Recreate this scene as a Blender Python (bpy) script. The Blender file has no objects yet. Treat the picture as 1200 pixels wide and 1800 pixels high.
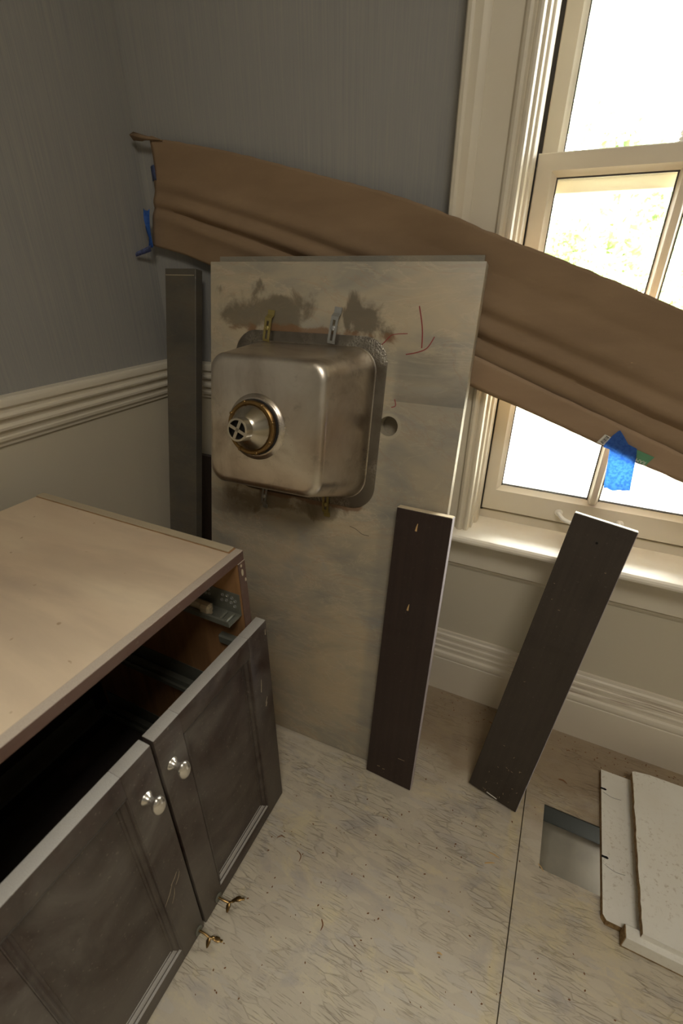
import bpy, bmesh, math, random
from mathutils import Vector, Matrix, noise
random.seed(7)
SC = bpy.context.scene
COL = SC.collection

# ------------------------------------------------------------------ camera
cam_d = bpy.data.cameras.new('camera')
cam = bpy.data.objects.new('camera', cam_d)
COL.objects.link(cam)
RX = Vector((0.902343, 0.431015, 0.001847))       # camera right
RD = Vector((0.204075, -0.423454, -0.882632))     # camera down
RF = Vector((-0.379645, 0.796814, -0.470060))     # camera forward
cm = Matrix.Identity(4)
for i in range(3):
    cm[i][0] = RX[i]; cm[i][1] = -RD[i]; cm[i][2] = -RF[i]
cm[0][3], cm[1][3], cm[2][3] = 0.0, 0.0, 1.09
cam.matrix_world = cm
cam_d.sensor_fit = 'VERTICAL'
cam_d.sensor_height = 36.0
cam_d.lens = 811.6 / 1800 * 36
cam_d.clip_start = 0.02
cam_d.dof.use_dof = True
cam_d.dof.focus_distance = 1.0
cam_d.dof.aperture_fstop = 4.5
SC.camera = cam

# ------------------------------------------------------------------ sky, fill light, exposure
world = bpy.data.worlds.new('overcast_sky')
SC.world = world
world.use_nodes = True
bg = world.node_tree.nodes['Background']
bg.inputs[0].default_value = (1.0, 0.975, 0.93, 1)
# overcast sky: the zenith is about three times as bright as the horizon
_t = world.node_tree
_tc = _t.nodes.new('ShaderNodeTexCoord'); _sx = _t.nodes.new('ShaderNodeSeparateXYZ')
_mr = _t.nodes.new('ShaderNodeMapRange')
_mr.inputs[1].default_value = 0.0; _mr.inputs[2].default_value = 1.0
_mr.inputs[3].default_value = 8.5; _mr.inputs[4].default_value = 25.5
_t.links.new(_tc.outputs['Generated'], _sx.inputs[0]); _t.links.new(_sx.outputs[2], _mr.inputs[0])
_t.links.new(_mr.outputs[0], bg.inputs[1])
SC.view_settings.view_transform = 'Standard'
SC.view_settings.look = 'None'
SC.view_settings.exposure = 0.27
SC.view_settings.gamma = 1.0
SC.view_settings.use_curve_mapping = False
SC.cycles.use_denoising = True
SC.cycles.max_bounces = 10
SC.cycles.diffuse_bounces = 6
SC.cycles.transparent_max_bounces = 16
SC.cycles.sample_clamp_indirect = 8

def lamp(name, kind, loc, energy, color, size=0.3, size_y=None, rot=(0, 0, 0)):
    d = bpy.data.lights.new(name, kind)
    d.energy = energy; d.color = color
    if kind == 'AREA':
        d.size = size
        if size_y:
            d.shape = 'RECTANGLE'; d.size_y = size_y
    o = bpy.data.objects.new(name, d)
    COL.objects.link(o); o.location = loc; o.rotation_euler = rot
    return o
lamp('overhead_fill', 'AREA', (0.45, -0.60, 2.40), 15.0, (1.0, 0.93, 0.82), 0.6)  # unseen area light added overhead as soft top-down fill
# daylight portals in the two openings the sky shines through
def portal(name, loc, sx, sy, rot):
    o = lamp(name, 'AREA', loc, 1, (1, 1, 1), sx, sy, rot)
    o.data.cycles.is_portal = True
    return o
portal('window_portal', (0.1075, 1.135, 1.25), 0.5, 1.4, (math.radians(-90), 0, 0))

# ------------------------------------------------------------------ helpers: materials
def srgb(r, g, b):
    f = lambda c: ((c / 255 + 0.055) / 1.055) ** 2.4 if c > 10 else c / 255 / 12.92
    return (f(r), f(g), f(b), 1)

class MT:
    """small node-tree builder"""
    def __init__(s, name, base=(0.5, 0.5, 0.5, 1), rough=0.5, metal=0.0, spec=0.5):
        s.m = bpy.data.materials.new(name); s.m.use_nodes = True
        s.t = s.m.node_tree; s.b = s.t.nodes['Principled BSDF']
        s.b.inputs['Base Color'].default_value = base
        s.b.inputs['Roughness'].default_value = rough
        s.b.inputs['Metallic'].default_value = metal
        s.b.inputs['Specular IOR Level'].default_value = spec
        s.co = None
    def n(s, typ, **kw):
        nd = s.t.nodes.new(typ)
        for k, v in kw.items():
            if k.startswith('i_'):
                key = k[2:]
                key = int(key) if key.isdigit() else key
                if hasattr(v, 'is_output') or isinstance(v, bpy.types.NodeSocket):
                    s.t.links.new(v, nd.inputs[key])
                else:
                    nd.inputs[key].default_value = v
            else:
                setattr(nd, k, v)
        return nd
    def link(s, a, b): s.t.links.new(a, b)
    def obj(s):
        if not s.co:
            s.co = s.n('ShaderNodeTexCoord')
        return s.co.outputs['Object']
    def gen_normal(s):
        return s.n('ShaderNodeNewGeometry').outputs['Normal']
    def mapping(s, scale=(1, 1, 1), rot=(0, 0, 0), loc=(0, 0, 0), src=None):
        m = s.n('ShaderNodeMapping')
        m.inputs['Scale'].default_value = scale; m.inputs['Rotation'].default_value = rot
        m.inputs['Location'].default_value = loc
        s.link(src or s.obj(), m.inputs['Vector'])
        return m.outputs[0]
    def noise(s, scale, vec=None, detail=4, rough=0.55, dist=0.0):
        x = s.n('ShaderNodeTexNoise')
        x.inputs['Scale'].default_value = scale; x.inputs['Detail'].default_value = detail
        x.inputs['Roughness'].default_value = rough; x.inputs['Distortion'].default_value = dist
        s.link(vec or s.obj(), x.inputs['Vector'])
        return x.outputs['Fac']
    def ramp(s, fac, stops, interp='LINEAR'):
        r = s.n('ShaderNodeValToRGB'); r.color_ramp.interpolation = interp
        e = r.color_ramp.elements
        while len(e) < len(stops): e.new(0.5)
        for el, (p, c) in zip(e, stops):
            el.position = p
            el.color = c if hasattr(c, '__len__') else (c, c, c, 1)
        s.link(fac, r.inputs[0])
        return r.outputs[0]
    def mix(s, fac, a, b, mode='MIX'):
        x = s.n('ShaderNodeMix', data_type='RGBA', blend_type=mode)
        for sock, v in ((x.inputs[0], fac), (x.inputs[6], a), (x.inputs[7], b)):
            if isinstance(v, bpy.types.NodeSocket): s.link(v, sock)
            else: sock.default_value = v
        return x.outputs[2]
    def math(s, op, a, b=None, clamp=False):
        x = s.n('ShaderNodeMath', operation=op, use_clamp=clamp)
        for i, v in ((0, a), (1, b)):
            if v is None: continue
            if isinstance(v, bpy.types.NodeSocket): s.link(v, x.inputs[i])
            else: x.inputs[i].default_value = v
        return x.outputs[0]
    def sep(s, vec=None):
        x = s.n('ShaderNodeSeparateXYZ'); s.link(vec or s.obj(), x.inputs[0])
        return x.outputs
    def step(s, val, lo, hi):
        x = s.n('ShaderNodeMapRange', interpolation_type='SMOOTHSTEP', clamp=True)
        s.link(val, x.inputs[0]); x.inputs[1].default_value = lo; x.inputs[2].default_value = hi
        return x.outputs[0]
    def color(s, c):
        if isinstance(c, bpy.types.NodeSocket): s.link(c, s.b.inputs['Base Color'])
        else: s.b.inputs['Base Color'].default_value = c
    def rough(s, v): s.link(v, s.b.inputs['Roughness'])
    def bump(s, h, strength=0.3, dist=0.01):
        x = s.n('ShaderNodeBump'); x.inputs['Strength'].default_value = strength
        x.inputs['Distance'].default_value = dist
        s.link(h, x.inputs['Height']); s.link(x.outputs[0], s.b.inputs['Normal'])
    def up(s, lo=0.5, hi=0.95):
        """how much a face looks upward: where real dust settles"""
        z = s.sep(s.gen_normal())[2]
        return s.step(z, lo, hi)

def mat_trim(name='cream_paint', base=srgb(220, 212, 194)):
    m = MT(name, base, 0.42)
    d = m.ramp(m.noise(9, detail=6), [(0.35, 0), (0.75, 1)])
    m.color(m.mix(m.math('MULTIPLY', d, 0.25), base, srgb(205, 190, 160)))
    return m.m
def mat_sill():
    base = srgb(244, 238, 224)
    m = MT('sill_paint', base, 0.38)
    d = m.ramp(m.noise(26, detail=8, rough=0.7), [(0.45, 0), (0.7, 1)])
    y = m.step(m.sep()[1], 1.036, 1.056)
    k = m.math('ADD', m.math('MULTIPLY', d, 0.10), m.math('MULTIPLY', y, 0.45), clamp=True)
    m.color(m.mix(k, base, srgb(196, 160, 118)))
    return m.m
def mat_base():
    base = srgb(222, 213, 196)
    m = MT('baseboard_paint', base, 0.45)
    z = m.sep()[2]
    band = m.math('MULTIPLY', m.step(z, 0.135, 0.150), m.math('SUBTRACT', 1.0, m.step(z, 0.200, 0.207)))
    v = m.mapping((4, 4, 330))
    d = m.ramp(m.noise(1.0, v, 4, 0.7), [(0.54, 0), (0.62, 1)])
    patch = m.step(m.math('ADD', m.sep()[0], m.math('MULTIPLY', m.noise(7, detail=3), 0.3)), 0.12, 0.32)
    k = m.math('MULTIPLY', m.math('MULTIPLY', d, band), m.math('MULTIPLY', m.math('ADD', patch, 0.15, clamp=True), 0.6))
    m.color(m.mix(k, base, srgb(120, 84, 50)))
    return m.m
def mat_wallpaper():
    m = MT('wallpaper_over_cream_paint', srgb(130, 128, 124), 0.7, spec=0.25)
    v = m.mapping((170, 170, 2.2))
    a = m.noise(1.0, v, 5, 0.65)
    v2 = m.mapping((520, 520, 9))
    b = m.noise(1.0, v2, 2, 0.5)
    k = m.math('ADD', m.math('MULTIPLY', a, 0.6), m.math('MULTIPLY', b, 0.4))
    c = m.ramp(k, [(0.32, srgb(140, 140, 139)), (0.5, srgb(151, 150, 146)), (0.68, srgb(163, 159, 150))])
    z = m.sep()[2]
    up = m.step(z, 0.8555, 0.8562)
    m.color(m.mix(up, srgb(200, 192, 172), c))
    m.rough(m.ramp(up, [(0, 0.45), (1, 0.72)]))
    m.bump(m.math('MULTIPLY', k, up), 0.05, 0.002)
    return m.m
def mat_plain(name, c, rough=0.5, metal=0.0, spec=0.5, var=0.12, scale=20, bump=0.0, dark=0.75):
    m = MT(name, c, rough, metal, spec)
    k = m.ramp(m.noise(scale, detail=5), [(0.3, 0), (0.75, 1)])
    m.color(m.mix(m.math('MULTIPLY', k, var), c, (c[0] * dark, c[1] * dark * 0.97, c[2] * dark * 0.92, 1)))
    if bump: m.bump(m.noise(scale * 6, detail=3), bump, 0.002)
    return m.m
def mat_osb():
    m = MT('dusty_strand_board', srgb(170, 158, 136), 0.85, spec=0.2)
    tone = None; crack = None
    wn = m.n('ShaderNodeTexNoise', i_Scale=14.0, i_Vector=m.obj()).outputs['Color']
    wob = m.mix(0.006, m.obj(), wn, 'ADD')
    for i, (ang, sc) in enumerate(((0.45, 1.0), (-0.7, 1.2), (1.35, 0.85), (2.3, 1.3), (0.0, 1.0))):
        v = m.mapping((15 * sc, 70 * sc, 1), (0, 0, ang), (i * 3.1, i * 1.7, 0), src=wob)
        vo = m.n('ShaderNodeTexVoronoi', voronoi_dimensions='2D', feature='F1'); m.link(v, vo.inputs['Vector'])
        vo.inputs['Scale'].default_value = 1.0
        ve = m.n('ShaderNodeTexVoronoi', voronoi_dimensions='2D', feature='DISTANCE_TO_EDGE'); m.link(v, ve.inputs['Vector'])
        ve.inputs['Scale'].default_value = 1.0
        cs = m.sep(vo.outputs['Color'])
        # only some strands show on top of the layer below
        mask = m.math('GREATER_THAN', cs[1], 0.62)
        e = m.ramp(ve.outputs['Distance'], [(0.0, 1), (0.07, 0)])
        # fine splits along the grain of the strand
        sv = m.mapping((26 * sc, 420 * sc, 1), (0, 0, ang), src=wob)
        sp = m.ramp(m.noise(1.0, sv, 2, 0.5), [(0.57, 0), (0.66, 1)])
        e = m.math('MAXIMUM', m.math('MULTIPLY', e, 0.8), m.math('MULTIPLY', sp, 0.9))
        if tone is None: tone, crack = cs[0], e
        else: tone = m.mix(mask, tone, cs[0]); crack = m.mix(mask, crack, e)
    c = m.ramp(tone, [(0.0, srgb(188, 178, 160)), (0.35, srgb(196, 186, 167)), (0.7, srgb(204, 194, 173)), (1.0, srgb(192, 185, 174))])
    ckm = m.ramp(m.noise(11, detail=6, rough=0.7), [(0.45, 0), (0.58, 1)])
    ck = m.math('MULTIPLY', crack, ckm)
    c = m.mix(m.math('MULTIPLY', ck, 0.75), c, srgb(112, 95, 72))
    dust = m.ramp(m.noise(3.2, detail=7, rough=0.65, dist=0.4), [(0.30, 0.30), (0.55, 0.72), (0.8, 0.92)])
    c = m.mix(m.math('MULTIPLY', dust, 0.45), c, srgb(202, 192, 174))
    pale = m.ramp(m.noise(6.5, m.mapping((1, 1.6, 1), (0, 0, .5), (4, 2, 0)), 7, 0.72, 0.5), [(0.55, 0), (0.66, 1)])
    c = m.mix(m.math('MULTIPLY', pale, 0.65), c, srgb(216, 203, 166))
    grey = m.ramp(m.noise(9, m.mapping((1, 1.5, 1), (0, 0, -.6), (9, 5, 0)), 5, 0.6, 0.4), [(0.55, 0), (0.66, 1)])
    c = m.mix(m.math('MULTIPLY', grey, 0.55), c, srgb(168, 162, 158))
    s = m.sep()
    soil_shade = m.step(m.math('ADD', s[1], m.math('MULTIPLY', m.noise(6, detail=5), 0.35)), 0.82, 1.02)  # brown towards the window wall: soiling plus painted-in shade
    c = m.mix(m.math('MULTIPLY', soil_shade, 0.75), c, srgb(142, 120, 92))
    bx = m.math('ABSOLUTE', m.math('SUBTRACT', m.math('ADD', s[0], m.math('MULTIPLY', m.noise(24, detail=5), 0.05)), 0.124))
    band = m.math('MULTIPLY', m.math('SUBTRACT', 1.0, m.step(bx, 0.004, 0.016)), m.ramp(m.noise(13, detail=4), [(0.35, 0), (0.6, 1)]))
    c = m.mix(m.math('MULTIPLY', band, 0.5), c, srgb(214, 198, 152))
    m.color(c)
    h = m.math('SUBTRACT', m.math('MULTIPLY', tone, 0.35), m.math('MULTIPLY', ck, 1.0))
    h = m.math('ADD', h, m.math('MULTIPLY', m.noise(70, detail=5), 0.6))
    m.bump(h, 0.55, 0.003)
    return m.m
def mat_dark_wood(name, base, warm, dustc, axis=2, gloss=0.42, dust=0.9, film=0.35, duston=None):
    m = MT(name, base, gloss, spec=0.45)
    sc = [90, 90, 90]; sc[axis] = 3
    g = m.noise(1.0, m.mapping(tuple(sc)), 5, 0.6)
    c = m.ramp(g, [(0.3, base), (0.7, warm)])
    f = m.ramp(m.noise(6, detail=7, rough=0.62, dist=0.8), [(0.36, 0), (0.62, 1)])
    c = m.mix(m.math('MULTIPLY', f, film), c, dustc)
    sp = m.ramp(m.noise(190, detail=2), [(0.66, 0), (0.72, 1)])
    c = m.mix(m.math('MULTIPLY', sp, film * 0.35), c, srgb(150, 140, 124))
    grain = m.ramp(m.noise(900, detail=1), [(0.3, 0.8), (0.7, 1.0)])
    c = m.mix(m.math('MULTIPLY', m.math('MULTIPLY', m.up(0.35, 0.9), dust), grain), c, duston or srgb(172, 168, 161))
    m.color(c)
    m.rough(m.ramp(m.math('ADD', m.math('MULTIPLY', f, 0.4), m.up(0.3, 0.9), clamp=True), [(0, gloss), (1, 0.85)]))
    return m.m
def mat_stone(name, sink=False, dark=1.0):
    sc = lambda r, g, b: srgb(r * dark, g * dark, b * dark)
    m = MT(name, sc(150, 144, 128), 0.5)
    big = m.noise(3.0, m.mapping((1.2, 2.6, 1), (0, 0, 0.5)), 6, 0.6, 0.9)
    c = m.ramp(big, [(0.30, sc(126, 124, 116)), (0.45, sc(150, 143, 127)), (0.58, sc(162, 151, 130)), (0.72, sc(146, 145, 138))])
    v = m.noise(2.2, m.mapping((2.2, 6.5, 1), (0, 0, 0.62)), 8, 0.62, 1.4)
    vein = m.ramp(v, [(0.475, 0), (0.495, 1), (0.515, 0)])
    c = m.mix(m.math('MULTIPLY', vein, 0.4), c, sc(186, 172, 150))
    v2 = m.noise(1.7, m.mapping((2, 5, 1), (0, 0, 0.45), (3, 3, 0)), 8, 0.6, 1.8)
    c = m.mix(m.math('MULTIPLY', m.ramp(v2, [(0.48, 0), (0.497, 1), (0.512, 0)]), 0.30), c, sc(150, 116, 88))
    g2 = m.ramp(m.noise(4.5, m.mapping((1.5, 3.5, 1), (0, 0, 0.7), (7, 1, 0)), 6), [(0.5, 0), (0.68, 1)])
    c = m.mix(m.math('MULTIPLY', g2, 0.5), c, sc(112, 114, 112))
    wv = m.noise(1.6, m.mapping((1.0, 3.2, 1), (0, 0, 0.75), (5, 8, 0)), 5, 0.55, 0.8)
    c = m.mix(m.math('MULTIPLY', m.ramp(wv, [(0.50, 0), (0.62, 1)]), 0.45), c, sc(178, 160, 128))
    c = m.mix(m.math('MULTIPLY', m.ramp(wv, [(0.36, 1), (0.46, 0)]), 0.45), c, sc(118, 118, 114))
    # dusty haze and wipe marks
    dz = m.ramp(m.noise(2.6, detail=6, rough=0.6, dist=1.2), [(0.42, 0), (0.72, 1)])
    c = m.mix(m.math('MULTIPLY', dz, 0.35), c, sc(176, 166, 144))
    if sink:
        s = m.sep(); nz = m.noise(13, m.mapping((1.2, .9, 1), (0, 0, .35)), detail=8, rough=0.6, dist=0.5)
        # silicone smears round the basin
        def blob(cx, cy, rx, ry, amp, col, hard=0.28):
            nonlocal c
            dx = m.math('DIVIDE', m.math('SUBTRACT', s[0], cx), rx)
            dy = m.math('DIVIDE', m.math('SUBTRACT', s[1], cy), ry)
            r = m.math('SQRT', m.math('ADD', m.math('MULTIPLY', dx, dx), m.math('MULTIPLY', dy, dy)))
            r = m.math('ADD', r, m.math('MULTIPLY', m.math('SUBTRACT', nz, 0.5), 4.2))
            k = m.math('SUBTRACT', 1.0, m.step(r, 1.0 - hard, 1.0 + hard))
            c = m.mix(m.math('MULTIPLY', k, amp), c, col)
        blob(-0.075, 1.02, 0.10, 0.040, 0.75, srgb(98, 88, 70))
        blob(0.145, 1.015, 0.055, 0.035, 0.80, srgb(92, 82, 66))
        blob(-0.06, 0.615, 0.09, 0.022, 0.65, srgb(110, 94, 72))
        blob(0.06, 0.618, 0.06, 0.018, 0.6, srgb(108, 94, 72))
        blob(-0.165, 0.60, 0.05, 0.03, 0.35, srgb(120, 104, 88))
        blob(0.02, 0.985, 0.16, 0.010, 0.75, srgb(126, 90, 58), 0.3)
        blob(0.04, 0.640, 0.16, 0.008, 0.75, srgb(118, 84, 56), 0.3)
        # darker book-match panel right of the basin with a crisp lower edge
        kx = m.step(s[0], 0.205, 0.225)
        ky = m.math('MULTIPLY', m.step(s[1], 0.868, 0.870), m.math('SUBTRACT', 1.0, m.step(m.math('ADD', s[1], m.math('MULTIPLY', big, 0.22)), 0.98, 1.08)))
        c = m.mix(m.math('MULTIPLY', m.math('MULTIPLY', kx, ky), 0.62), c, srgb(98, 98, 95))
        kz = m.math('MULTIPLY', kx, m.math('SUBTRACT', 1.0, m.step(s[1], 0.867, 0.869)))
        c = m.mix(m.math('MULTIPLY', kz, 0.3), c, srgb(128, 128, 124))
        # ring round the tap hole
        dx = m.math('SUBTRACT', s[0], 0.212); dy = m.math('SUBTRACT', s[1], 0.8195)
        rr = m.math('SQRT', m.math('ADD', m.math('MULTIPLY', dx, dx), m.math('MULTIPLY', dy, dy)))
        c = m.mix(m.math('MULTIPLY', m.math('SUBTRACT', 1.0, m.step(rr, 0.024, 0.027)), 0.45), c, srgb(186, 178, 158))
    m.color(c)
    m.rough(m.ramp(big, [(0.3, 0.38), (0.7, 0.6)]))
    return m.m
def mat_steel():
    m = MT('tarnished_steel', srgb(158, 150, 138), 0.3, 1.0)
    a = m.noise(7, detail=7, rough=0.62, dist=0.7)
    c = m.ramp(a, [(0.30, srgb(172, 160, 146)), (0.5, srgb(214, 206, 194)), (0.7, srgb(232, 225, 214))])
    b = m.ramp(m.noise(18, detail=6, rough=0.7), [(0.56, 0), (0.72, 1)])
    c = m.mix(m.math('MULTIPLY', b, 0.5), c, srgb(96, 88, 78))
    w = m.ramp(m.noise(4, m.mapping(loc=(3, 1, 2)), 5), [(0.52, 0), (0.7, 1)])
    c = m.mix(m.math('MULTIPLY', w, 0.35), c, srgb(176, 142, 112))
    m.color(c)
    m.rough(m.ramp(m.noise(5, detail=6), [(0.3, 0.24), (0.7, 0.42)]))
    m.bump(m.noise(38, detail=3), 0.10, 0.004)
    return m.m
def mat_hammered():
    m = MT('mottled_steel_flange', srgb(110, 106, 100), 0.42, 1.0)
    v = m.n('ShaderNodeTexVoronoi', feature='F1'); v.inputs['Scale'].default_value = 300
    m.link(m.obj(), v.inputs['Vector'])
    k = m.ramp(v.outputs['Distance'], [(0.2, 0), (0.6, 1)])
    p = m.ramp(m.noise(9, detail=4), [(0.46, 0), (0.58, 1)])
    c = m.mix(m.math('MULTIPLY', k, p), srgb(134, 127, 117), srgb(176, 170, 158))
    b = m.ramp(m.noise(14, m.mapping(loc=(2, 5, 1)), 5), [(0.45, 0), (0.7, 1)])
    m.color(m.mix(m.math('MULTIPLY', b, .6), c, srgb(92, 78, 62)))
    m.bump(m.math('MULTIPLY', v.outputs['Distance'], p), 0.35, 0.002)
    return m.m
def mat_kraft(name, base, dark):
    m = MT(name, base, 0.75, spec=0.25)
    a = m.noise(4, m.mapping((1.5, 1.5, 6), (0, 0.3, 0)), 6, 0.6)
    c = m.ramp(a, [(0.3, dark), (0.7, base)])
    f = m.noise(420, detail=2)
    c = m.mix(m.math('MULTIPLY', m.ramp(f, [(0.4, 0), (0.8, 1)]), 0.18), c, dark)
    m.color(c); m.bump(m.noise(160, detail=4), 0.06, 0.002)
    return m.m
def mat_tape(name, c):
    m = MT(name, c, 0.6)
    a = m.noise(230, detail=3)
    sp = m.ramp(a, [(0.44, 0), (0.60, 1)])
    dk = (c[0] * 0.6, c[1] * 0.62, c[2] * 0.7, 1)
    m.color(m.mix(m.math('MULTIPLY', sp, 0.5), c, dk))
    # thin crepe paper lets daylight through
    tr = m.n('ShaderNodeBsdfTranslucent'); m.link(m.mix(m.math('MULTIPLY', sp, 0.6), (min(.9, c[0] * 3.0), min(.9, c[1] * 2.3), .95, 1), (c[0] * 1.3, c[1] * 1.2, c[2] * 1.3, 1)), tr.inputs[0])
    mx = m.n('ShaderNodeMixShader'); mx.inputs[0].default_value = 0.62
    out = m.t.nodes['Material Output']
    m.link(m.b.outputs[0], mx.inputs[1]); m.link(tr.outputs[0], mx.inputs[2]); m.link(mx.outputs[0], out.inputs[0])
    m.bump(a, 0.2, 0.001)
    return m.m
def mat_ply_top():
    base = srgb(206, 185, 158)
    m = MT('dusty_plywood', base, 0.8, spec=0.2)
    s = m.noise(2.2, m.mapping((1.2, 5.0, 1), (0, 0, -0.12)), 6, 0.55, 0.4)
    c = m.ramp(s, [(0.3, srgb(190, 170, 147)), (0.5, base), (0.68, srgb(213, 194, 166))])
    g = m.ramp(m.noise(2.6, m.mapping((1.0, 4.2, 1), loc=(2, 7, 0)), 4), [(0.52, 0), (0.62, 1)])
    c = m.mix(m.math('MULTIPLY', g, 0.3), c, srgb(176, 158, 138))
    sp = m.ramp(m.noise(75, detail=2, rough=0.4), [(0.73, 0), (0.77, 1)])
    c = m.mix(m.math('MULTIPLY', sp, 0.5), c, srgb(130, 96, 60))
    m.color(c)
    return m.m
def mat_raw_ply():
    m = MT('raw_plywood', srgb(170, 122, 74), 0.65)
    g = m.noise(1.0, m.mapping((30, 30, 4)), 5, 0.6, 0.5)
    m.color(m.ramp(g, [(0.3, srgb(132, 96, 60)), (0.7, srgb(170, 128, 84))]))
    return m.m
def mat_mdf():
    m = MT('raw_particle_board', srgb(150, 122, 84), 0.85, spec=0.2)
    a = m.noise(130, detail=4, rough=0.7)
    m.color(m.ramp(a, [(0.35, srgb(120, 94, 62)), (0.65, srgb(172, 146, 106))]))
    m.bump(a, 0.4, 0.002)
    return m.m
def mat_melamine():
    base = srgb(240, 238, 230)
    m = MT('dusty_white_melamine', base, 0.38)
    a = m.ramp(m.noise(120, detail=4, rough=0.75), [(0.56, 0), (0.64, 1)])
    b = m.ramp(m.noise(8, detail=5), [(0.42, 0.1), (0.65, 1)])
    k = m.math('MULTIPLY', m.math('MULTIPLY', a, b), 0.6)
    c = m.mix(k, base, srgb(150, 128, 92))
    c = m.mix(m.math('MULTIPLY', m.ramp(m.noise(5, detail=6), [(0.4, 0), (0.7, 1)]), 0.35), c, srgb(208, 198, 174))
    m.color(c)
    return m.m
def mat_glass():
    m = MT('window_glass')
    t = m.t; t.nodes.remove(m.b)
    tr = t.nodes.new('ShaderNodeBsdfTransparent'); tr.inputs[0].default_value = (0.97, 0.985, 0.97, 1)
    gl = t.nodes.new('ShaderNodeBsdfGlossy'); gl.inputs['Roughness'].default_value = 0.02
    fr = t.nodes.new('ShaderNodeFresnel'); fr.inputs[0].default_value = 1.25
    mx = t.nodes.new('ShaderNodeMixShader')
    t.links.new(fr.outputs[0], mx.inputs[0]); t.links.new(tr.outputs[0], mx.inputs[1]); t.links.new(gl.outputs[0], mx.inputs[2])
    t.links.new(mx.outputs[0], t.nodes['Material Output'].inputs[0])
    return m.m
def mat_leaf(name, c):
    m = MT(name, c, 0.6)
    m.color(m.mix(m.noise(2.5, detail=3), c, (c[0] * 0.55, c[1] * 0.7, c[2] * 0.5, 1)))
    return m.m

M = dict(
    trim=mat_trim(), sill=mat_sill(), base=mat_base(), wall=mat_wallpaper(),
    ceil=mat_plain('ceiling_paint', srgb(214, 208, 194), 0.8),
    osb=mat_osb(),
    door=mat_dark_wood('espresso_cabinet_door', srgb(44, 32, 27), srgb(58, 42, 36), srgb(102, 95, 87), 2, 0.36, 0.95, 0.9),
    frame=mat_dark_wood('espresso_edge', srgb(72, 48, 38), srgb(88, 60, 48), srgb(112, 94, 84), 1, 0.5, 0.95, 0.5, srgb(186, 172, 156)),
    boardA=mat_dark_wood('espresso_board_left', srgb(44, 32, 28), srgb(58, 43, 37), srgb(70, 60, 54), 1, 0.5, 0.15, 0.3),
    boardB=mat_dark_wood('espresso_board_right', srgb(50, 42, 35), srgb(62, 53, 45), srgb(78, 70, 60), 1, 0.5, 0.15, 0.4),
    rawedge=mat_plain('raw_board_end', srgb(214, 198, 168), 0.7, scale=60),
    litedge=mat_plain('lit_board_edge', srgb(190, 182, 186), 0.6, scale=40),  # window light on the board sides, put into a pale colour
    stone=mat_stone('marble_back_face', True, 1.10), stone2=mat_stone('marble_dull', False, 0.92),
    stone3=mat_stone('marble_dark', False, 0.60),
    steel=mat_steel(), hammered=mat_hammered(),
    chrome=mat_plain('bright_nickel', srgb(226, 222, 214), 0.22, 0.9, var=0.2, scale=60),
    strainer=mat_plain('turned_steel', srgb(196, 188, 172), 0.24, 1.0, var=0.2, scale=30),
    black=mat_plain('black_void', srgb(10, 9, 8), 0.9),
    brass=mat_plain('old_brass', srgb(138, 112, 72), 0.35, 1.0, var=0.4, scale=50),
    brassclip=mat_plain('yellow_zinc', srgb(160, 146, 90), 0.4, 0.6, var=0.3, scale=50),
    zinc=mat_plain('zinc_plate', srgb(178, 180, 178), 0.4, 0.7, var=0.4, scale=50),
    slide=mat_plain('slide_steel', srgb(120, 121, 110), 0.42, 0.35, var=0.3, scale=30),
    rubber=mat_plain('black_rubber', srgb(30, 28, 26), 0.7),
    plyTop=mat_ply_top(), ply=mat_raw_ply(), mdf=mat_mdf(), melamine=mat_melamine(),
    kraft=mat_kraft('kraft_board', srgb(150, 126, 99), srgb(136, 113, 88)),
    kraft2=mat_kraft('kraft_flap', srgb(168, 143, 116), srgb(154, 129, 104)),
    tape=mat_tape('blue_masking_tape', srgb(80, 130, 208)),
    tapeback=mat_tape('tape_back', srgb(110, 124, 146)),
    lblwhite=mat_plain('white_label', srgb(222, 218, 206), 0.5),
    ink=mat_plain('black_ink', srgb(28, 26, 25), 0.6),
    green=mat_plain('green_print', srgb(96, 152, 116), 0.5, scale=120, var=0.3),
    white=mat_plain('white_enamel', srgb(232, 230, 222), 0.3),
    glass=mat_glass(), gasket=mat_plain('dark_gasket', srgb(60, 56, 50), 0.7),
    spacer=mat_plain('glazing_spacer', srgb(150, 152, 152), 0.4, 0.6, scale=140, var=0.5, dark=0.5),
    duct=mat_plain('galvanised_duct', srgb(128, 122, 106), 0.75, 0.0, var=0.9, scale=8, dark=.35), ductshade=mat_plain('shaded_duct', srgb(58, 59, 54), 0.85, spec=.1),  # second, darker copy of the metal holds the far wall's shade
    red=mat_plain('red_crayon', srgb(150, 62, 62), 0.8, scale=300, var=0.6),
    chip=mat_plain('pale_wood_chip', srgb(206, 170, 116), 0.8, scale=80),
    chipd=mat_plain('brown_wood_chip', srgb(128, 84, 46), 0.8, scale=80),
    leafA=mat_leaf('leaf_light', srgb(178, 192, 142)), leafB=mat_leaf('leaf_grey', srgb(172, 188, 160)),
    bark=mat_plain('bark', srgb(176, 170, 156), 0.9),
    ground=mat_plain('pale_drive', srgb(214, 206, 186), 0.9, scale=3),
    lawn=mat_plain('dry_lawn', srgb(176, 184, 128), 0.9, scale=2),
    scuff=mat_plain('bare_wood_scuff', srgb(196, 176, 136), 0.8),
    putty=mat_plain('pale_putty', srgb(178, 164, 138), 0.7),
    bulb=mat_plain('frosted_shade', srgb(236, 230, 216), 0.5),
)

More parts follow.
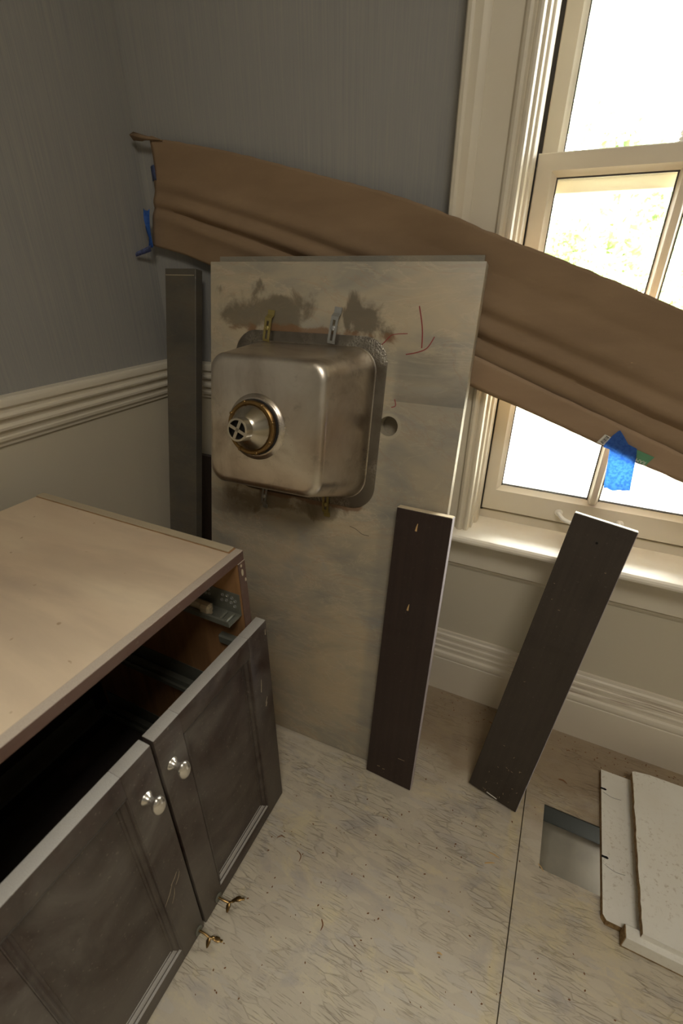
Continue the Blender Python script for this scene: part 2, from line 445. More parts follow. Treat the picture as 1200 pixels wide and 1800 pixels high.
# ------------------------------------------------------------------ helpers: geometry
def wm(o):
    m = o.matrix_basis.copy()
    while o.parent:
        o = o.parent; m = o.matrix_basis @ m
    return m
def obj(name, bm, mat, parent=None, world=True, smooth=True, angle=35, mats=None):
    """link a bmesh as ONE mesh object; vertices are in world space unless world=False"""
    if world and parent is not None:
        bm.transform(wm(parent).inverted())
    me = bpy.data.meshes.new(name)
    bm.to_mesh(me); bm.free()
    for mm in (mats or [mat]): me.materials.append(mm)
    if smooth:
        me.shade_smooth(); me.set_sharp_from_angle(angle=math.radians(angle))
    o = bpy.data.objects.new(name, me); COL.objects.link(o)
    if parent is not None: o.parent = parent
    return o
def thing(name, label=None, cat=None, loc=(0, 0, 0), mat=None, group=None, kind=None):
    o = bpy.data.objects.new(name, None); COL.objects.link(o)
    o.empty_display_size = 0.05
    if mat is not None: o.matrix_basis = mat
    else: o.location = loc; o.matrix_basis = Matrix.Translation(loc)
    return tag(o, label, cat, group, kind)
def tag(o, label=None, cat=None, group=None, kind=None):
    if label: o['label'] = label
    if cat: o['category'] = cat
    if group: o['group'] = group
    if kind: o['kind'] = kind
    return o
def B(): return bmesh.new()
def box(bm, x0, x1, y0, y1, z0, z1, bev=0.0, mi=0, seg=1):
    vs = [bm.verts.new((x, y, z)) for x in (x0, x1) for y in (y0, y1) for z in (z0, z1)]
    q = [(0, 1, 3, 2), (4, 6, 7, 5), (0, 4, 5, 1), (2, 3, 7, 6), (0, 2, 6, 4), (1, 5, 7, 3)]
    fs = [bm.faces.new([vs[i] for i in f]) for f in q]
    for f in fs: f.material_index = mi
    if bev:
        es = list({e for f in fs for e in f.edges})
        bmesh.ops.bevel(bm, geom=es, offset=bev, segments=seg, affect='EDGES', profile=0.5, clamp_overlap=True)
    return bm
def fix(bm):
    bmesh.ops.recalc_face_normals(bm, faces=bm.faces); return bm
def prism(bm, pts, axis, a, b, close=True, caps=True, mi=0):
    """extrude a 2-D outline along an axis; pts are the two other coordinates in order"""
    def P(p, t):
        if axis == 'x': return (t, p[0], p[1])
        if axis == 'y': return (p[0], t, p[1])
        return (p[0], p[1], t)
    A = [bm.verts.new(P(p, a)) for p in pts]; C = [bm.verts.new(P(p, b)) for p in pts]
    n = len(pts)
    for i in range(n if close else n - 1):
        j = (i + 1) % n
        bm.faces.new((A[i], A[j], C[j], C[i])).material_index = mi
    if caps and close:
        bm.faces.new(A).material_index = mi; bm.faces.new(C[::-1]).material_index = mi
    return fix(bm)
def rings(bm, loops, cap0=True, cap1=True, mi=0, closed=True):
    R = [[bm.verts.new(p) for p in L] for L in loops]
    n = len(R[0])
    for a, b in zip(R, R[1:]):
        for i in range(n if closed else n - 1):
            j = (i + 1) % n
            bm.faces.new((a[i], a[j], b[j], b[i])).material_index = mi
    if cap0: bm.faces.new(R[0][::-1]).material_index = mi
    if cap1: bm.faces.new(R[-1]).material_index = mi
    return fix(bm)
def lathe(bm, prof, center, axis, seg=32, cap0=True, cap1=True, sx=1.0, sy=1.0, mi=0):
    ax = Vector(axis).normalized()
    t = Vector((0, 0, 1)) if abs(ax.z) < 0.9 else Vector((0, 1, 0))
    e1 = t.cross(ax).normalized(); e2 = ax.cross(e1)
    c = Vector(center); loops = []
    for h, r in prof:
        loops.append([c + ax * h + e1 * (r * sx * math.cos(2 * math.pi * i / seg)) + e2 * (r * sy * math.sin(2 * math.pi * i / seg)) for i in range(seg)])
    return rings(bm, loops, cap0, cap1, mi)
def tube(bm, pts, r, seg=8, mi=0, flat=1.0):
    pts = [Vector(p) for p in pts]; loops = []
    prev = None
    for i, p in enumerate(pts):
        d = (pts[min(i + 1, len(pts) - 1)] - pts[max(i - 1, 0)]).normalized()
        if prev is None:
            t = Vector((0, 0, 1)) if abs(d.z) < 0.9 else Vector((1, 0, 0))
            e1 = d.cross(t).normalized()
        else:
            e1 = (prev - d * prev.dot(d)).normalized()
        prev = e1; e2 = d.cross(e1)
        rr = r[i] if hasattr(r, '__len__') else r
        loops.append([p + e1 * (rr * math.cos(2 * math.pi * k / seg)) + e2 * (rr * flat * math.sin(2 * math.pi * k / seg)) for k in range(seg)])
    return rings(bm, loops, True, True, mi)
def rrect(cx, cy, a, b, r, d, n=12):
    """rounded rectangle loop at height d, 4*(n+1) points"""
    out = []
    for k, (sx, sy) in enumerate(((1, 1), (-1, 1), (-1, -1), (1, -1))):
        for i in range(n + 1):
            t = math.pi / 2 * k + math.pi / 2 * i / n
            out.append((cx + sx * (a - r) + r * math.cos(t), cy + sy * (b - r) + r * math.sin(t), d))
    return out
def smoothpath(pts, n=8):
    """Catmull-Rom through points"""
    P = [Vector(p) for p in pts]; out = []
    for i in range(len(P) - 1):
        p0, p1, p2, p3 = P[max(i - 1, 0)], P[i], P[i + 1], P[min(i + 2, len(P) - 1)]
        for k in range(n):
            t = k / n
            out.append(0.5 * ((2 * p1) + (p2 - p0) * t + (2 * p0 - 5 * p1 + 4 * p2 - p3) * t * t + (3 * p1 - p0 - 3 * p2 + p3) * t ** 3))
    out.append(P[-1]); return out
def boolean_cut(o, cutter_bm):
    me = bpy.data.meshes.new('cut'); cutter_bm.to_mesh(me); cutter_bm.free()
    c = bpy.data.objects.new('cut', me); COL.objects.link(c)
    c.matrix_world = wm(o)
    par = o.parent
    md = o.modifiers.new('cut', 'BOOLEAN'); md.object = c; md.solver = 'EXACT'; md.operation = 'DIFFERENCE'
    bpy.context.view_layer.update()
    dg = bpy.context.evaluated_depsgraph_get()
    new = bpy.data.meshes.new_from_object(o.evaluated_get(dg))
    o.modifiers.clear(); old = o.data; o.data = new; new.name = old.name
    bpy.data.objects.remove(c); bpy.data.meshes.remove(me)

# ================================================================== SETTING
XW, YW = -1.0, 1.0          # left wall, window wall
XR, YB, ZC = 1.30, -2.1, 2.45
WX0, WX1, WZ0, WZ1 = -0.137, 0.352, 0.520, 1.93     # window opening
# --- floor: two strand-board sheets, the right one cut out for the register
flo = thing('floor', kind='structure')
HX0, HX1, HY0, HY1 = 0.155, 0.305, 0.621, 0.763
bm = B(); box(bm, XW - 0.1, 0.1122, YB - 0.1, YW + 0.02, -0.018, 0, 0.0012)
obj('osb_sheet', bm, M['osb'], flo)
bm = B()
xs = [0.1140, HX0, HX1, XR + 0.1]; ys = [YB - 0.1, HY0, HY1, YW + 0.02]
g = {}
for i, x in enumerate(xs):
    for j, y in enumerate(ys):
        for z in (0, -0.018): g[i, j, z] = bm.verts.new((x, y, z))
for i in range(3):
    for j in range(3):
        if (i, j) == (1, 1): continue
        for z in (0, -0.018):
            bm.faces.new((g[i, j, z], g[i + 1, j, z], g[i + 1, j + 1, z], g[i, j + 1, z]))
for (a, b) in (((1, 1), (2, 1)), ((2, 1), (2, 2)), ((2, 2), (1, 2)), ((1, 2), (1, 1))):
    bm.faces.new((g[a + (0,)], g[b + (0,)], g[b + (-0.018,)], g[a + (-0.018,)]))
bm.faces.new((g[0, 0, 0], g[0, 3, 0], g[0, 3, -0.018], g[0, 0, -0.018]))
bmesh.ops.subdivide_edges(bm, edges=[e for e in bm.edges if e.calc_length() > 0.3], cuts=1)
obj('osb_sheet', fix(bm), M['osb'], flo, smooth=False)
bm = B(); box(bm, XW - 0.2, XR + 0.2, YB - 0.2, HY0 - 0.02, -0.06, -0.020)
box(bm, XW - 0.2, HX0 - 0.02, HY0 - 0.02, YW + 0.15, -0.06, -0.020)
box(bm, HX0 - 0.02, XR + 0.2, HY1 + 0.02, YW + 0.15, -0.06, -0.020); box(bm, HX1 + 0.02, XR + 0.2, HY0 - 0.02, HY1 + 0.02, -0.06, -0.020)
obj('subfloor_deck', bm, M['gasket'], flo)

# --- walls
def wall(name, bm): return tag(obj(name, bm, M['wall'], smooth=False), kind='structure')
bm = B(); box(bm, XW - 0.12, XW, YB - 0.12, YW + 0.14, -0.05, ZC); wall('wall_left', bm)
bm = B()
box(bm, XW, WX0, YW, YW + 0.14, -0.05, ZC); box(bm, WX1, XR, YW, YW + 0.14, -0.05, ZC)
box(bm, WX0, WX1, YW, YW + 0.14, -0.05, WZ0); box(bm, WX0, WX1, YW, YW + 0.14, WZ1, ZC)
wall('wall_back', bm)
bm = B(); box(bm, XR, XR + 0.12, YB - 0.12, YW + 0.14, -0.05, ZC); wall('wall_right', bm)
bm = B(); box(bm, XW, XR, YB - 0.12, YB, -0.05, ZC); wall('wall_front', bm)
bm = B(); box(bm, XW - 0.12, XR + 0.12, YB - 0.12, YW + 0.14, ZC, ZC + 0.1)
tag(obj('ceiling', bm, M['ceil'], smooth=False), kind='structure')

# --- chair rail and baseboards
rail = [(0, .864), (.020, .8625), (.024, .860), (.026, .855), (.0255, .846), (.020, .842), (.0195, .834), (.0235, .832), (.0250, .828),
        (.0235, .824), (.0165, .821), (.0150, .812), (.0165, .809), (.0195, .806), (.0190, .801), (.0120, .797), (.0105, .788), (.0120, .785), (.0110, .779), (.006, .773), (.005, .768), (0, .768)]
basep = [(0, 0), (.020, 0), (.020, .118), (.0175, .121), (.0215, .125), (.0225, .133), (.0205, .140), (.0150, .143), (.0145, .150), (.0160, .152), (.0160, .158),
         (.0120, .160), (.0120, .168), (.0135, .170), (.0130, .176), (.0095, .178), (.0095, .186), (.0105, .188), (.0100, .196), (.0060, .199), (.0055, .207), (0, .207)]
CX0, CX1 = -0.250, 0.465      # casing outer edges
bm = B(); prism(bm, [(XW + o, z) for o, z in rail], 'y', YB, YW - .01)
tag(obj('trim_1', bm, M['trim'], angle=25), kind='structure')
bm = B(); prism(bm, [(YW - o, z) for o, z in rail], 'x', XW + .026, CX0)
tag(obj('trim_2', bm, M['trim'], angle=25), kind='structure')
bm = B(); prism(bm, [(YW - o, z) for o, z in rail], 'x', CX1, XR)
tag(obj('trim_3', bm, M['trim'], angle=25), kind='structure')
bm = B(); prism(bm, [(XW + o, z) for o, z in basep], 'y', YB, YW - .01)
tag(obj('baseboard_left', bm, M['base'], angle=25), kind='structure')
bm = B(); prism(bm, [(YW - o, z) for o, z in basep], 'x', XW + .023, XR)
tag(obj('baseboard_back', bm, M['base'], angle=25), kind='structure')
# wainscot bead under the window
bead = [(0, .436), (.006, .436), (.0085, .433), (.0085, .429), (.006, .4265), (.0035, .4255), (.0035, .422), (0, .421)]
bm = B(); prism(bm, [(YW - o, z) for o, z in bead], 'x', CX0 - .02, CX1 + .02)
tag(obj('trim_4', bm, M['trim'], angle=25), kind='structure')

# --- window_1
win = thing('window_1', loc=(0.1075, YW, 0.545), kind='structure')
casep = [(-.250, 1.0), (-.250, .962), (-.247, .957), (-.241, .9555), (-.236, .957), (-.231, .962), (-.226, .970), (-.219, .973), (-.213, .9735), (-.2125, .9745), (-.166, .9745),
         (-.1655, .972), (-.162, .966), (-.157, .9635), (-.152, .9645), (-.149, .970), (-.1475, .971), (-.1460, .968), (-.142, .9665), (-.138, .9675), (-.136, .972), (-.136, 1.0)]
ZT = 2.03
bm = B(); prism(bm, casep, 'z', .545, ZT); obj('casing', bm, M['trim'], win, angle=25)
bm = B(); prism(bm, [(.215 - x, y) for x, y in casep], 'z', .545, ZT); obj('casing', bm, M['trim'], win, angle=25)
bm = B(); prism(bm, [(y, ZT + (-.136 - x) - .0) for x, y in casep], 'x', CX0, CX1); obj('head_casing', bm, M['trim'], win, angle=25)
JX0, JX1 = -.131, .346
bm = B(); box(bm, -.137, JX0, .985, 1.14, .545, 1.93); obj('jamb', bm, M['trim'], win)
bm = B(); box(bm, JX1, .352, .985, 1.14, .545, 1.93); obj('jamb', bm, M['trim'], win)
bm = B(); box(bm, -.137, .352, .985, 1.14, 1.925, 1.93); obj('head_jamb', bm, M['trim'], win)
# inside stops: quarter-rounds beside the sash
for sx in (1, -1):
    f = (lambda x: x) if sx > 0 else (lambda x: .215 - x)
    bm = B(); prism(bm, [(f(JX0), 1.012), (f(-.127), 1.013), (f(-.1245), 1.018), (f(-.1238), 1.026), (f(-.1238), 1.040), (f(JX0), 1.040)], 'z', .545, 1.925)
    obj('stop_bead', bm, M['trim'], win, angle=30)
# sill (stool): rounded nose
nose = [(1.060, .545), (.945, .545), (.939, .5435), (.9355, .540), (.934, .535), (.9355, .530), (.939, .5265), (.945, .525), (1.060, .525)]
bm = B(); prism(bm, nose, 'x', CX0 - .022, CX1 + .022); obj('sill', bm, M['sill'], win, angle=25)
apr = [(1.0, .525), (.952, .525), (.952, .5215), (.956, .519), (.960, .5165), (.966, .5145), (.966, .511), (.972, .509), (.976, .503), (.978, .498), (.9835, .4965), (.9835, .440), (1.0, .440)]
bm = B(); prism(bm, apr, 'x', CX0 - .006, CX1 + .006); obj('apron', bm, M['trim'], win, angle=25)
# outer sill and back stop under the sashes, dark fillers added round them to close off light gaps
bm = B(); box(bm, -.137, .352, 1.0555, 1.20, .500, .5665, .0015); obj('outer_sill', bm, M['trim'], win)
bm = B(); box(bm, -.131, .346, 1.066, 1.075, .5665, .580); obj('gap_filler', bm, M['gasket'], win)
for a, b in ((-.131, -.120), (.335, .346)):
    bm = B(); box(bm, a, b, 1.052, 1.085, .5665, 1.262); box(bm, a, b, 1.092, 1.135, 1.2, 1.925); obj('gap_filler', bm, M['gasket'], win)
bm = B(); box(bm, -.131, .346, 1.092, 1.135, 1.915, 1.927); obj('gap_filler', bm, M['gasket'], win)

def sash(name, x0, x1, z0, z1, y0, y1, sl, bot, top, parent):
    """frame with bevelled glazing rebate; sl/bot/top are face widths to the bevel"""
    bv = 0.009
    a = [(x0, z0), (x1, z0), (x1, z1), (x0, z1)]
    i1 = [(x0 + sl, z0 + bot), (x1 - sl, z0 + bot), (x1 - sl, z1 - top), (x0 + sl, z1 - top)]
    i2 = [(x0 + sl + .002, z0 + bot + .002), (x1 - sl - .002, z0 + bot + .002), (x1 - sl - .002, z1 - top - .002), (x0 + sl + .002, z1 - top - .002)]
    i3 = [(x0 + sl + bv, z0 + bot + bv), (x1 - sl - bv, z0 + bot + bv), (x1 - sl - bv, z1 - top - bv), (x0 + sl + bv, z1 - top - bv)]
    bm = B()
    L = [[(x, y1, z) for x, z in i3], [(x, y1, z) for x, z in a], [(x, y0 + .0015, z) for x, z in a],
         [(x + (.0015 if k in (0, 3) else -.0015), y0, z + (.0015 if k < 2 else -.0015)) for k, (x, z) in enumerate(a)],
         [(x, y0, z) for x, z in i1], [(x, y0 + .003, z) for x, z in i2],
         [((p[0] + q[0]) / 2, y0 + .0065, (p[1] + q[1]) / 2) for p, q in zip(i2, i3)],
         [(x, y0 + .011, z) for x, z in i3], [(x, y1, z) for x, z in i3]]
    rings(bm, L, False, False)
    o = obj(name, bm, M['trim'], parent, angle=20)
    gx0, gx1, gz0, gz1 = x0 + sl + bv, x1 - sl - bv, z0 + bot + bv, z1 - top - bv
    # dark glazing gasket and pane
    bm = B(); yg = y0 + .014
    for q in ((gx0, gx1, gz1 - .0022, gz1), (gx0, gx0 + .0018, gz0, gz1), (gx1 - .0018, gx1, gz0, gz1)):
        box(bm, q[0], q[1], yg - .002, yg + .004, q[2], q[3])
    obj('gasket', bm, M['gasket'], o)
    bm = B(); box(bm, gx0, gx1, yg + .0005, yg + .006, gz0, gz0 + .0045)
    obj('glazing_spacer', bm, M['spacer'], o)
    bm = B(); box(bm, gx0 - .002, gx1 + .002, yg + .001, yg + .004, gz0 - .002, gz1 + .002)
    obj('pane', bm, M['glass'], o)
    return o, (gx0, gx1, gz0, gz1, yg)
low, (gx0, gx1, gz0, gz1, yg) = sash('lower_sash', -.1215, .3365, .574, 1.2625, 1.045, 1.082, .026, .052, .026, win)
# muntin with two chamfers, through the lower sash
bm = B()
mx = .1075
prism(bm, [(mx - .0105, yg - .001), (mx - .0055, yg - .0125), (mx - .0045, yg - .0125), (mx - .004, yg - .014), (mx + .004, yg - .014), (mx + .0045, yg - .0125), (mx + .0055, yg - .0125), (mx + .0105, yg - .001),
           (mx + .0105, yg + .012), (mx - .0105, yg + .012)], 'z', gz0 - .004, gz1 + .004)
obj('muntin', bm, M['trim'], low, angle=20)
bm = B(); box(bm, mx - .0125, mx - .0105, yg - .001, yg + .006, gz0, gz1); box(bm, mx + .0105, mx + .0125, yg - .001, yg + .006, gz0, gz1)
obj('gasket', bm, M['gasket'], low)
# bow lift handle
bm = B()
hz = .598
for hx in (.047, .168):
    lathe(bm, [(0, .0085), (.002, .0085), (.004, .007), (.006, .003)], (hx, 1.045, hz), (0, -1, 0), 20)
tube(bm, smoothpath([(.047, 1.043, hz), (.050, 1.034, hz - .001), (.060, 1.026, hz - .006), (.080, 1.021, hz - .009), (.1075, 1.019, hz - .010), (.135, 1.021, hz - .009), (.155, 1.026, hz - .006), (.165, 1.034, hz - .001), (.168, 1.043, hz)], 6), .0045, 10)
tag(obj('sash_lift', bm, M['white'], low), 'white enamelled bow lift')
# sash lock on the meeting rail
bm = B()
lathe(bm, [(0, .030), (.002, .030), (.0035, .027)], (.105, 1.066, 1.2625), (0, 0, 1), 28, sx=1.0, sy=.5)
lathe(bm, [(.003, .022), (.008, .022), (.010, .020), (.011, .0195), (.014, .0215), (.019, .0205), (.022, .016), (.0235, .008)], (.105, 1.066, 1.2625), (0, 0, 1), 28, sy=.62)
tube(bm, [(.105, 1.066, 1.281), (.125, 1.060, 1.282), (.140, 1.056, 1.280)], [.006, .005, .004], 8)
obj('sash_lock', bm, M['white'], low)
up, g2 = sash('upper_sash', -.1215, .3365, 1.206, 1.922, 1.086, 1.122, .026, .050, .040, win)

# ================================================================== OUTSIDE
bm = B(); box(bm, -40, 40, 1.6, 60, -.72, -.62)
tag(obj('driveway', bm, M['ground'], smooth=False), kind='structure')
def tree(name, label, x, y, h, r, mat, n, seed, group=None):
    rnd = random.Random(seed)
    t = thing(name, label, 'tree', (x, y, -.62), group=group)
    bm = B(); tube(bm, [(x, y, -.62), (x + .05, y, h * .3), (x - .04, y + .05, h * .75)], [.10, .08, .04], 8)
    for k in range(5):
        a = rnd.uniform(0, 6.28); tube(bm, [(x, y, h * (.25 + .09 * k)), (x + math.cos(a) * r * .6, y + math.sin(a) * r * .6, h * (.45 + .09 * k))], [.04, .012], 6)
    obj('trunk', bm, M['bark'], t)
    bm = B()
    cl = [(Vector((x + rnd.uniform(-1, 1) * r * .75, y + rnd.uniform(-1, 1) * r * .75, rnd.uniform(.15, 1.0) * h)), r * rnd.uniform(.18, .42)) for _ in range(26)]
    for _ in range(n):
        c, rr = rnd.choice(cl)
        d = Vector((rnd.gauss(0, 1), rnd.gauss(0, 1), rnd.gauss(0, 1))).normalized() * rr * rnd.uniform(.4, 1)
        p = c + d; s = rnd.uniform(.03, .06)
        e1 = Vector((rnd.gauss(0, 1), rnd.gauss(0, 1), rnd.gauss(0, 1))).normalized()
        e2 = e1.orthogonal().normalized()
        vs = [bm.verts.new(p + e1 * s), bm.verts.new(p + e2 * s * .5), bm.verts.new(p - e1 * s), bm.verts.new(p - e2 * s * .5)]
        bm.faces.new(vs)
    tag(obj('foliage', bm, mat, t, smooth=False), kind='stuff')
tree('garden_tree', 'pale green leafy tree seen through the left lower pane', 0.2, 6.6, 2.6, 1.3, M['leafA'], 11000, 1)
tree('garden_tree', 'tall greyish green tree seen through the upper sash', -.1, 9.2, 5.2, 2.0, M['leafB'], 12000, 2)
tree('garden_tree', 'green shrub seen low through the right lower pane', 2.6, 8.0, 2.2, 1.2, M['leafB'], 8000, 3)

# ================================================================== VANITY CABINET
cab = thing('vanity_cabinet', 'dark brown vanity cabinet with dusty plywood top and two shut doors', 'cabinet', (-.66, .24, 0))
FX, BX, RY, LY, TZ = -.421, -.918, .508, -.026, .678
tk = .018
side = [(BX, 0), (FX - .0004, 0), (FX - .0004, TZ - tk - .0002), (FX - .0147, TZ - tk - .0002), (FX - .0147, TZ - .0006), (BX, TZ - .0006)]
for ya in (RY - tk, LY):
    bm = B()
    A_ = [bm.verts.new((x, ya, z)) for x, z in side]; C_ = [bm.verts.new((x, ya + tk, z)) for x, z in side]
    for i in range(6):
        j = (i + 1) % 6; bm.faces.new((A_[i], A_[j], C_[j], C_[i]))
    bm.faces.new(A_); bm.faces.new(C_[::-1])
    obj('side_panel', fix(bm), M['ply'], cab, smooth=False)
bm = B(); box(bm, BX, FX - .001, LY + tk, RY - tk, .0, tk); tag(obj('bottom_panel', bm, M['boardA'], cab), 'cabinet bottom, interior shade put into its dark colour')  # dark wood colour stands in for the shade inside
bm = B(); box(bm, BX, BX + .006, LY + tk, RY - tk, tk, TZ - tk); obj('back_panel', bm, M['boardA'], cab)  # darkened likewise, interior shade in the colour
bm = B(); box(bm, BX, FX - .0145, LY + tk, RY - tk, TZ - tk, TZ - .0005); tag(obj('top_panel', bm, M['plyTop'], cab), 'dusty tan plywood top')
bm = B(); box(bm, FX - .0145, FX, LY, RY, TZ - tk, TZ, .0008); tag(obj('front_rail', bm, M['frame'], cab), 'brown front rail, dusty grey on top')
bm = B(); box(bm, FX - .0004, FX + .0012, RY - tk, RY, 0, TZ - tk, .0003); obj('edge_band', bm, M['frame'], cab)
bm = B(); box(bm, FX - .0004, FX + .0012, LY, LY + tk, 0, TZ - tk, .0003); obj('edge_band', bm, M['frame'], cab)
bm = B(); box(bm, BX, FX - .018, RY - .016, RY - .0006, TZ - .0006, TZ + .0018, .0005)
tag(obj('edge_strip', bm, M['putty'], cab), 'pale strip along the top right edge')
# putty scars on the right edge band
bm = B()
lathe(bm, [(0, .0042), (.0008, .0042), (.0010, .003)], (FX + .0012, RY - .010, .640), (1, 0, 0), 14, sx=.6, sy=1.6)
lathe(bm, [(0, .0024), (.0008, .002)], (FX + .0012, RY - .0035, .622), (1, 0, 0), 10, sx=.8, sy=1.6)
lathe(bm, [(0, .0020), (.0008, .0016)], (FX + .0012, RY - .011, .654), (1, 0, 0), 10, sy=1.5)
obj('putty_mark', bm, M['putty'], cab)

def slide(z, x0, x1, lip, mat, hole=True):
    """drawer runner on the inner right side"""
    yi = RY - tk
    bm = B()
    pr = [(yi, z + .044), (yi - .0015, z + .044), (yi - .0015, z + .0015), (yi - lip, z + .0015), (yi - lip, z + .010), (yi - lip - .0015, z + .010), (yi - lip - .0015, z), (yi, z)]
    prism(bm, pr, 'x', x0, x1)
    o = obj('drawer_slide', bm, mat, cab, angle=25)
    bm = B()
    prism(bm, [(yi - .008, z + .0015), (yi - .008, z + .014), (yi - .020, z + .014), (yi - .020, z + .008), (yi - .0225, z + .0015)], 'x', x0 + .03, x1 - .055)
    tube(bm, [(x0 + .02, yi - lip + .003, z + .006), (x1 - .01, yi - lip + .003, z + .006)], .0035, 8)
    obj('runner', bm, mat, o, angle=25)
    if hole:
        bm = B()
        for hx, hz in ((-.016, .033), (-.026, .035), (-.036, .034), (-.019, .022), (-.029, .024), (-.039, .022), (-.010, .028), (-.066, .036), (-.074, .036), (-.066, .026), (-.074, .026), (-.012, .016)):
            lathe(bm, [(0, .0034), (.0006, .0034), (.0009, .0024), (.0003, .0018)], (x1 + hx, yi - .0015, z + hz), (0, -1, 0), 10)
        tag(obj('hole_rim', bm, M['zinc'], o), kind='stuff')
    return o
s1 = slide(.553, -.90, FX - .004, .034, M['slide'])
# white plastic latch on the top runner
bm = B(); yi = RY - tk
box(bm, -.56, -.475, yi - .026, yi - .012, .556, .572, .003); box(bm, -.492, -.470, yi - .032, yi - .018, .554, .576, .004)
tag(obj('latch', bm, M['putty'], s1), 'pale plastic latch')
bm = B()
for hx in (-.452, -.437):
    box(bm, hx - .004, hx + .004, yi - .030, yi - .006, .5545, .560, .002)
obj('stop_tab', bm, M['slide'], s1)
slide(.318, -.90, FX - .004, .030, M['slide'])
slide(.085, -.90, FX - .004, .030, M['slide'])
bm = B(); prism(bm, [(BX + .006, .085), (BX + .036, .085), (BX + .036, .095), (BX + .008, .095), (BX + .008, .130), (BX + .006, .130)], 'y', LY + tk, RY - tk - .034)
obj('rear_bracket', bm, M['slide'], cab, angle=25)
# hinge cup on the inside by the right door
bm = B(); box(bm, FX - .055, FX - .008, RY - tk - .014, RY - tk, .480, .500, .003); obj('hinge', bm, M['slide'], cab)

DX = -.398; DT = .021
def door(y0, y1, o0, o1, label):
    z0, z1, p0, p1 = .009, .529, .043, .486
    bm = B()
    box(bm, DX - DT, DX, y0, o0, z0, z1, .0012, seg=2); box(bm, DX - DT, DX, o1, y1, z0, z1, .0012, seg=2)
    box(bm, DX - DT, DX - .0001, o0 - .0005, o1 + .0005, p1, z1, .0012, seg=2); box(bm, DX - DT, DX - .0001, o0 - .0005, o1 + .0005, z0, p0, .0012, seg=2)
    d = tag(obj('door', bm, M['door'], cab, angle=30), label)
    prof = [(0, .0), (.0012, -.0002), (.0022, -.0018), (.0028, -.0040), (.0060, -.0044), (.0068, -.0052), (.0088, -.0078), (.0096, -.0098), (.0128, -.0102), (.0136, -.0120)]
    bm = B()
    rings(bm, [[(DX + h, o0 + w, p0 + w), (DX + h, o1 - w, p0 + w), (DX + h, o1 - w, p1 - w), (DX + h, o0 + w, p1 - w)] for w, h in prof], False, False)
    obj('panel_moulding', bm, M['door'], d, angle=12)
    bm = B(); box(bm, DX - .0165, DX - .0115, o0 + .010, o1 - .010, p0 + .010, p1 - .010)
    obj('door_panel', bm, M['door'], d)
    return d
def knob(y, z, d):
    bm = B()
    prof = [(0, .0095), (.0012, .0098), (.003, .0088), (.006, .0064), (.010, .0052), (.014, .0056), (.017, .0072)]
    lathe(bm, prof, (DX, y, z), (1, 0, 0), 24)
    e = [(-.0075 * math.cos(math.pi * k / 14), math.sin(math.pi * k / 14)) for k in range(15)]
    lathe(bm, [(.0225 + h, max(r, .01) * .0105) for h, r in e], (DX, y, z), (1, 0, 0), 28, sx=1.0, sy=1.55)
    tag(obj('knob', bm, M['chrome'], d), 'bright oval nickel knob')
def lock(y, z, d, bow):
    bm = B()
    lathe(bm, [(0, .0078), (.0012, .0080), (.0026, .0070), (.0030, .0052), (.0022, .0040)], (DX, y, z), (1, 0, 0), 24, sx=1.0, sy=1.35)
    tag(obj('lock_plate', bm, M['slide'], d), 'small oval grey lock plate')
    bm = B()
    tube(bm, smoothpath([(DX + .001, y, z), (DX + .012, y + .001, z - .001), (DX + .022, y + bow[0] * .3, z - .004)], 4), .0021, 8)
    P = Vector((DX + .023, y + bow[0] * .35, z - .005))
    lf = [P, P + Vector((.004, bow[0] * .5, -.001)), P + Vector((.010, bow[0], bow[1])), P + Vector((.018, bow[0] * 1.4, bow[1] * 1.2)), P + Vector((.024, bow[0] * 1.7, bow[1] * 1.2))]
    tube(bm, smoothpath(lf, 4), [.002] * 4 + [.0032] * 4 + [.0044] * 4 + [.0024] * 4 + [.0006], 8, flat=.35)
    lf = [P, P + Vector((.001, -.006, -.004)), P + Vector((.002, -.012, -.010))]
    tube(bm, smoothpath(lf, 4), [.0022, .0028, .0036, .0042, .004, .0034, .0028, .0018, .0006], 8, flat=.35)
    tag(obj('key', bm, M['brass'], d), 'tarnished brass key')
dR = door(.2525, .5200, .301, .466, 'dark brown framed door, the right one')
dL = door(-.0190, .2475, .036, .198, 'dark brown framed door, the left one')
knob(.271, .459, dR); knob(.221, .452, dL)
lock(.290, .024, dR, (.010, .002)); lock(.235, .024, dL, (.004, -.004))
# scuffs on the doors
bm = B()
for (y, z, l, a) in ((.5145, .505, .012, 1.5), (.497, .335, .008, .8), (.498, .345, .014, 1.1), (.487, .395, .03, 1.45)):
    bm = B(); tube(bm, [(DX + .0002, y - math.cos(a) * l / 2, z - math.sin(a) * l / 2), (DX + .0002, y + math.cos(a) * l / 2, z + math.sin(a) * l / 2)], [.0006, .0003], 5)
    obj('scuff', bm, M['putty'], dR)
bm = B()
for (y, z, l, a) in ((.206, .215, .035, .9), (.213, .20, .03, 1.2), (.228, .225, .022, 1.0), (.222, .235, .02, .7)):
    bm = B(); tube(bm, [(DX + .0002, y - math.cos(a) * l / 2, z - math.sin(a) * l / 2), (DX + .0002, y + .002, z), (DX + .0002, y + math.cos(a) * l / 2, z + math.sin(a) * l / 2)], [.0002, .0005, .0002], 5)
    obj('scuff', bm, M['putty'], dL)

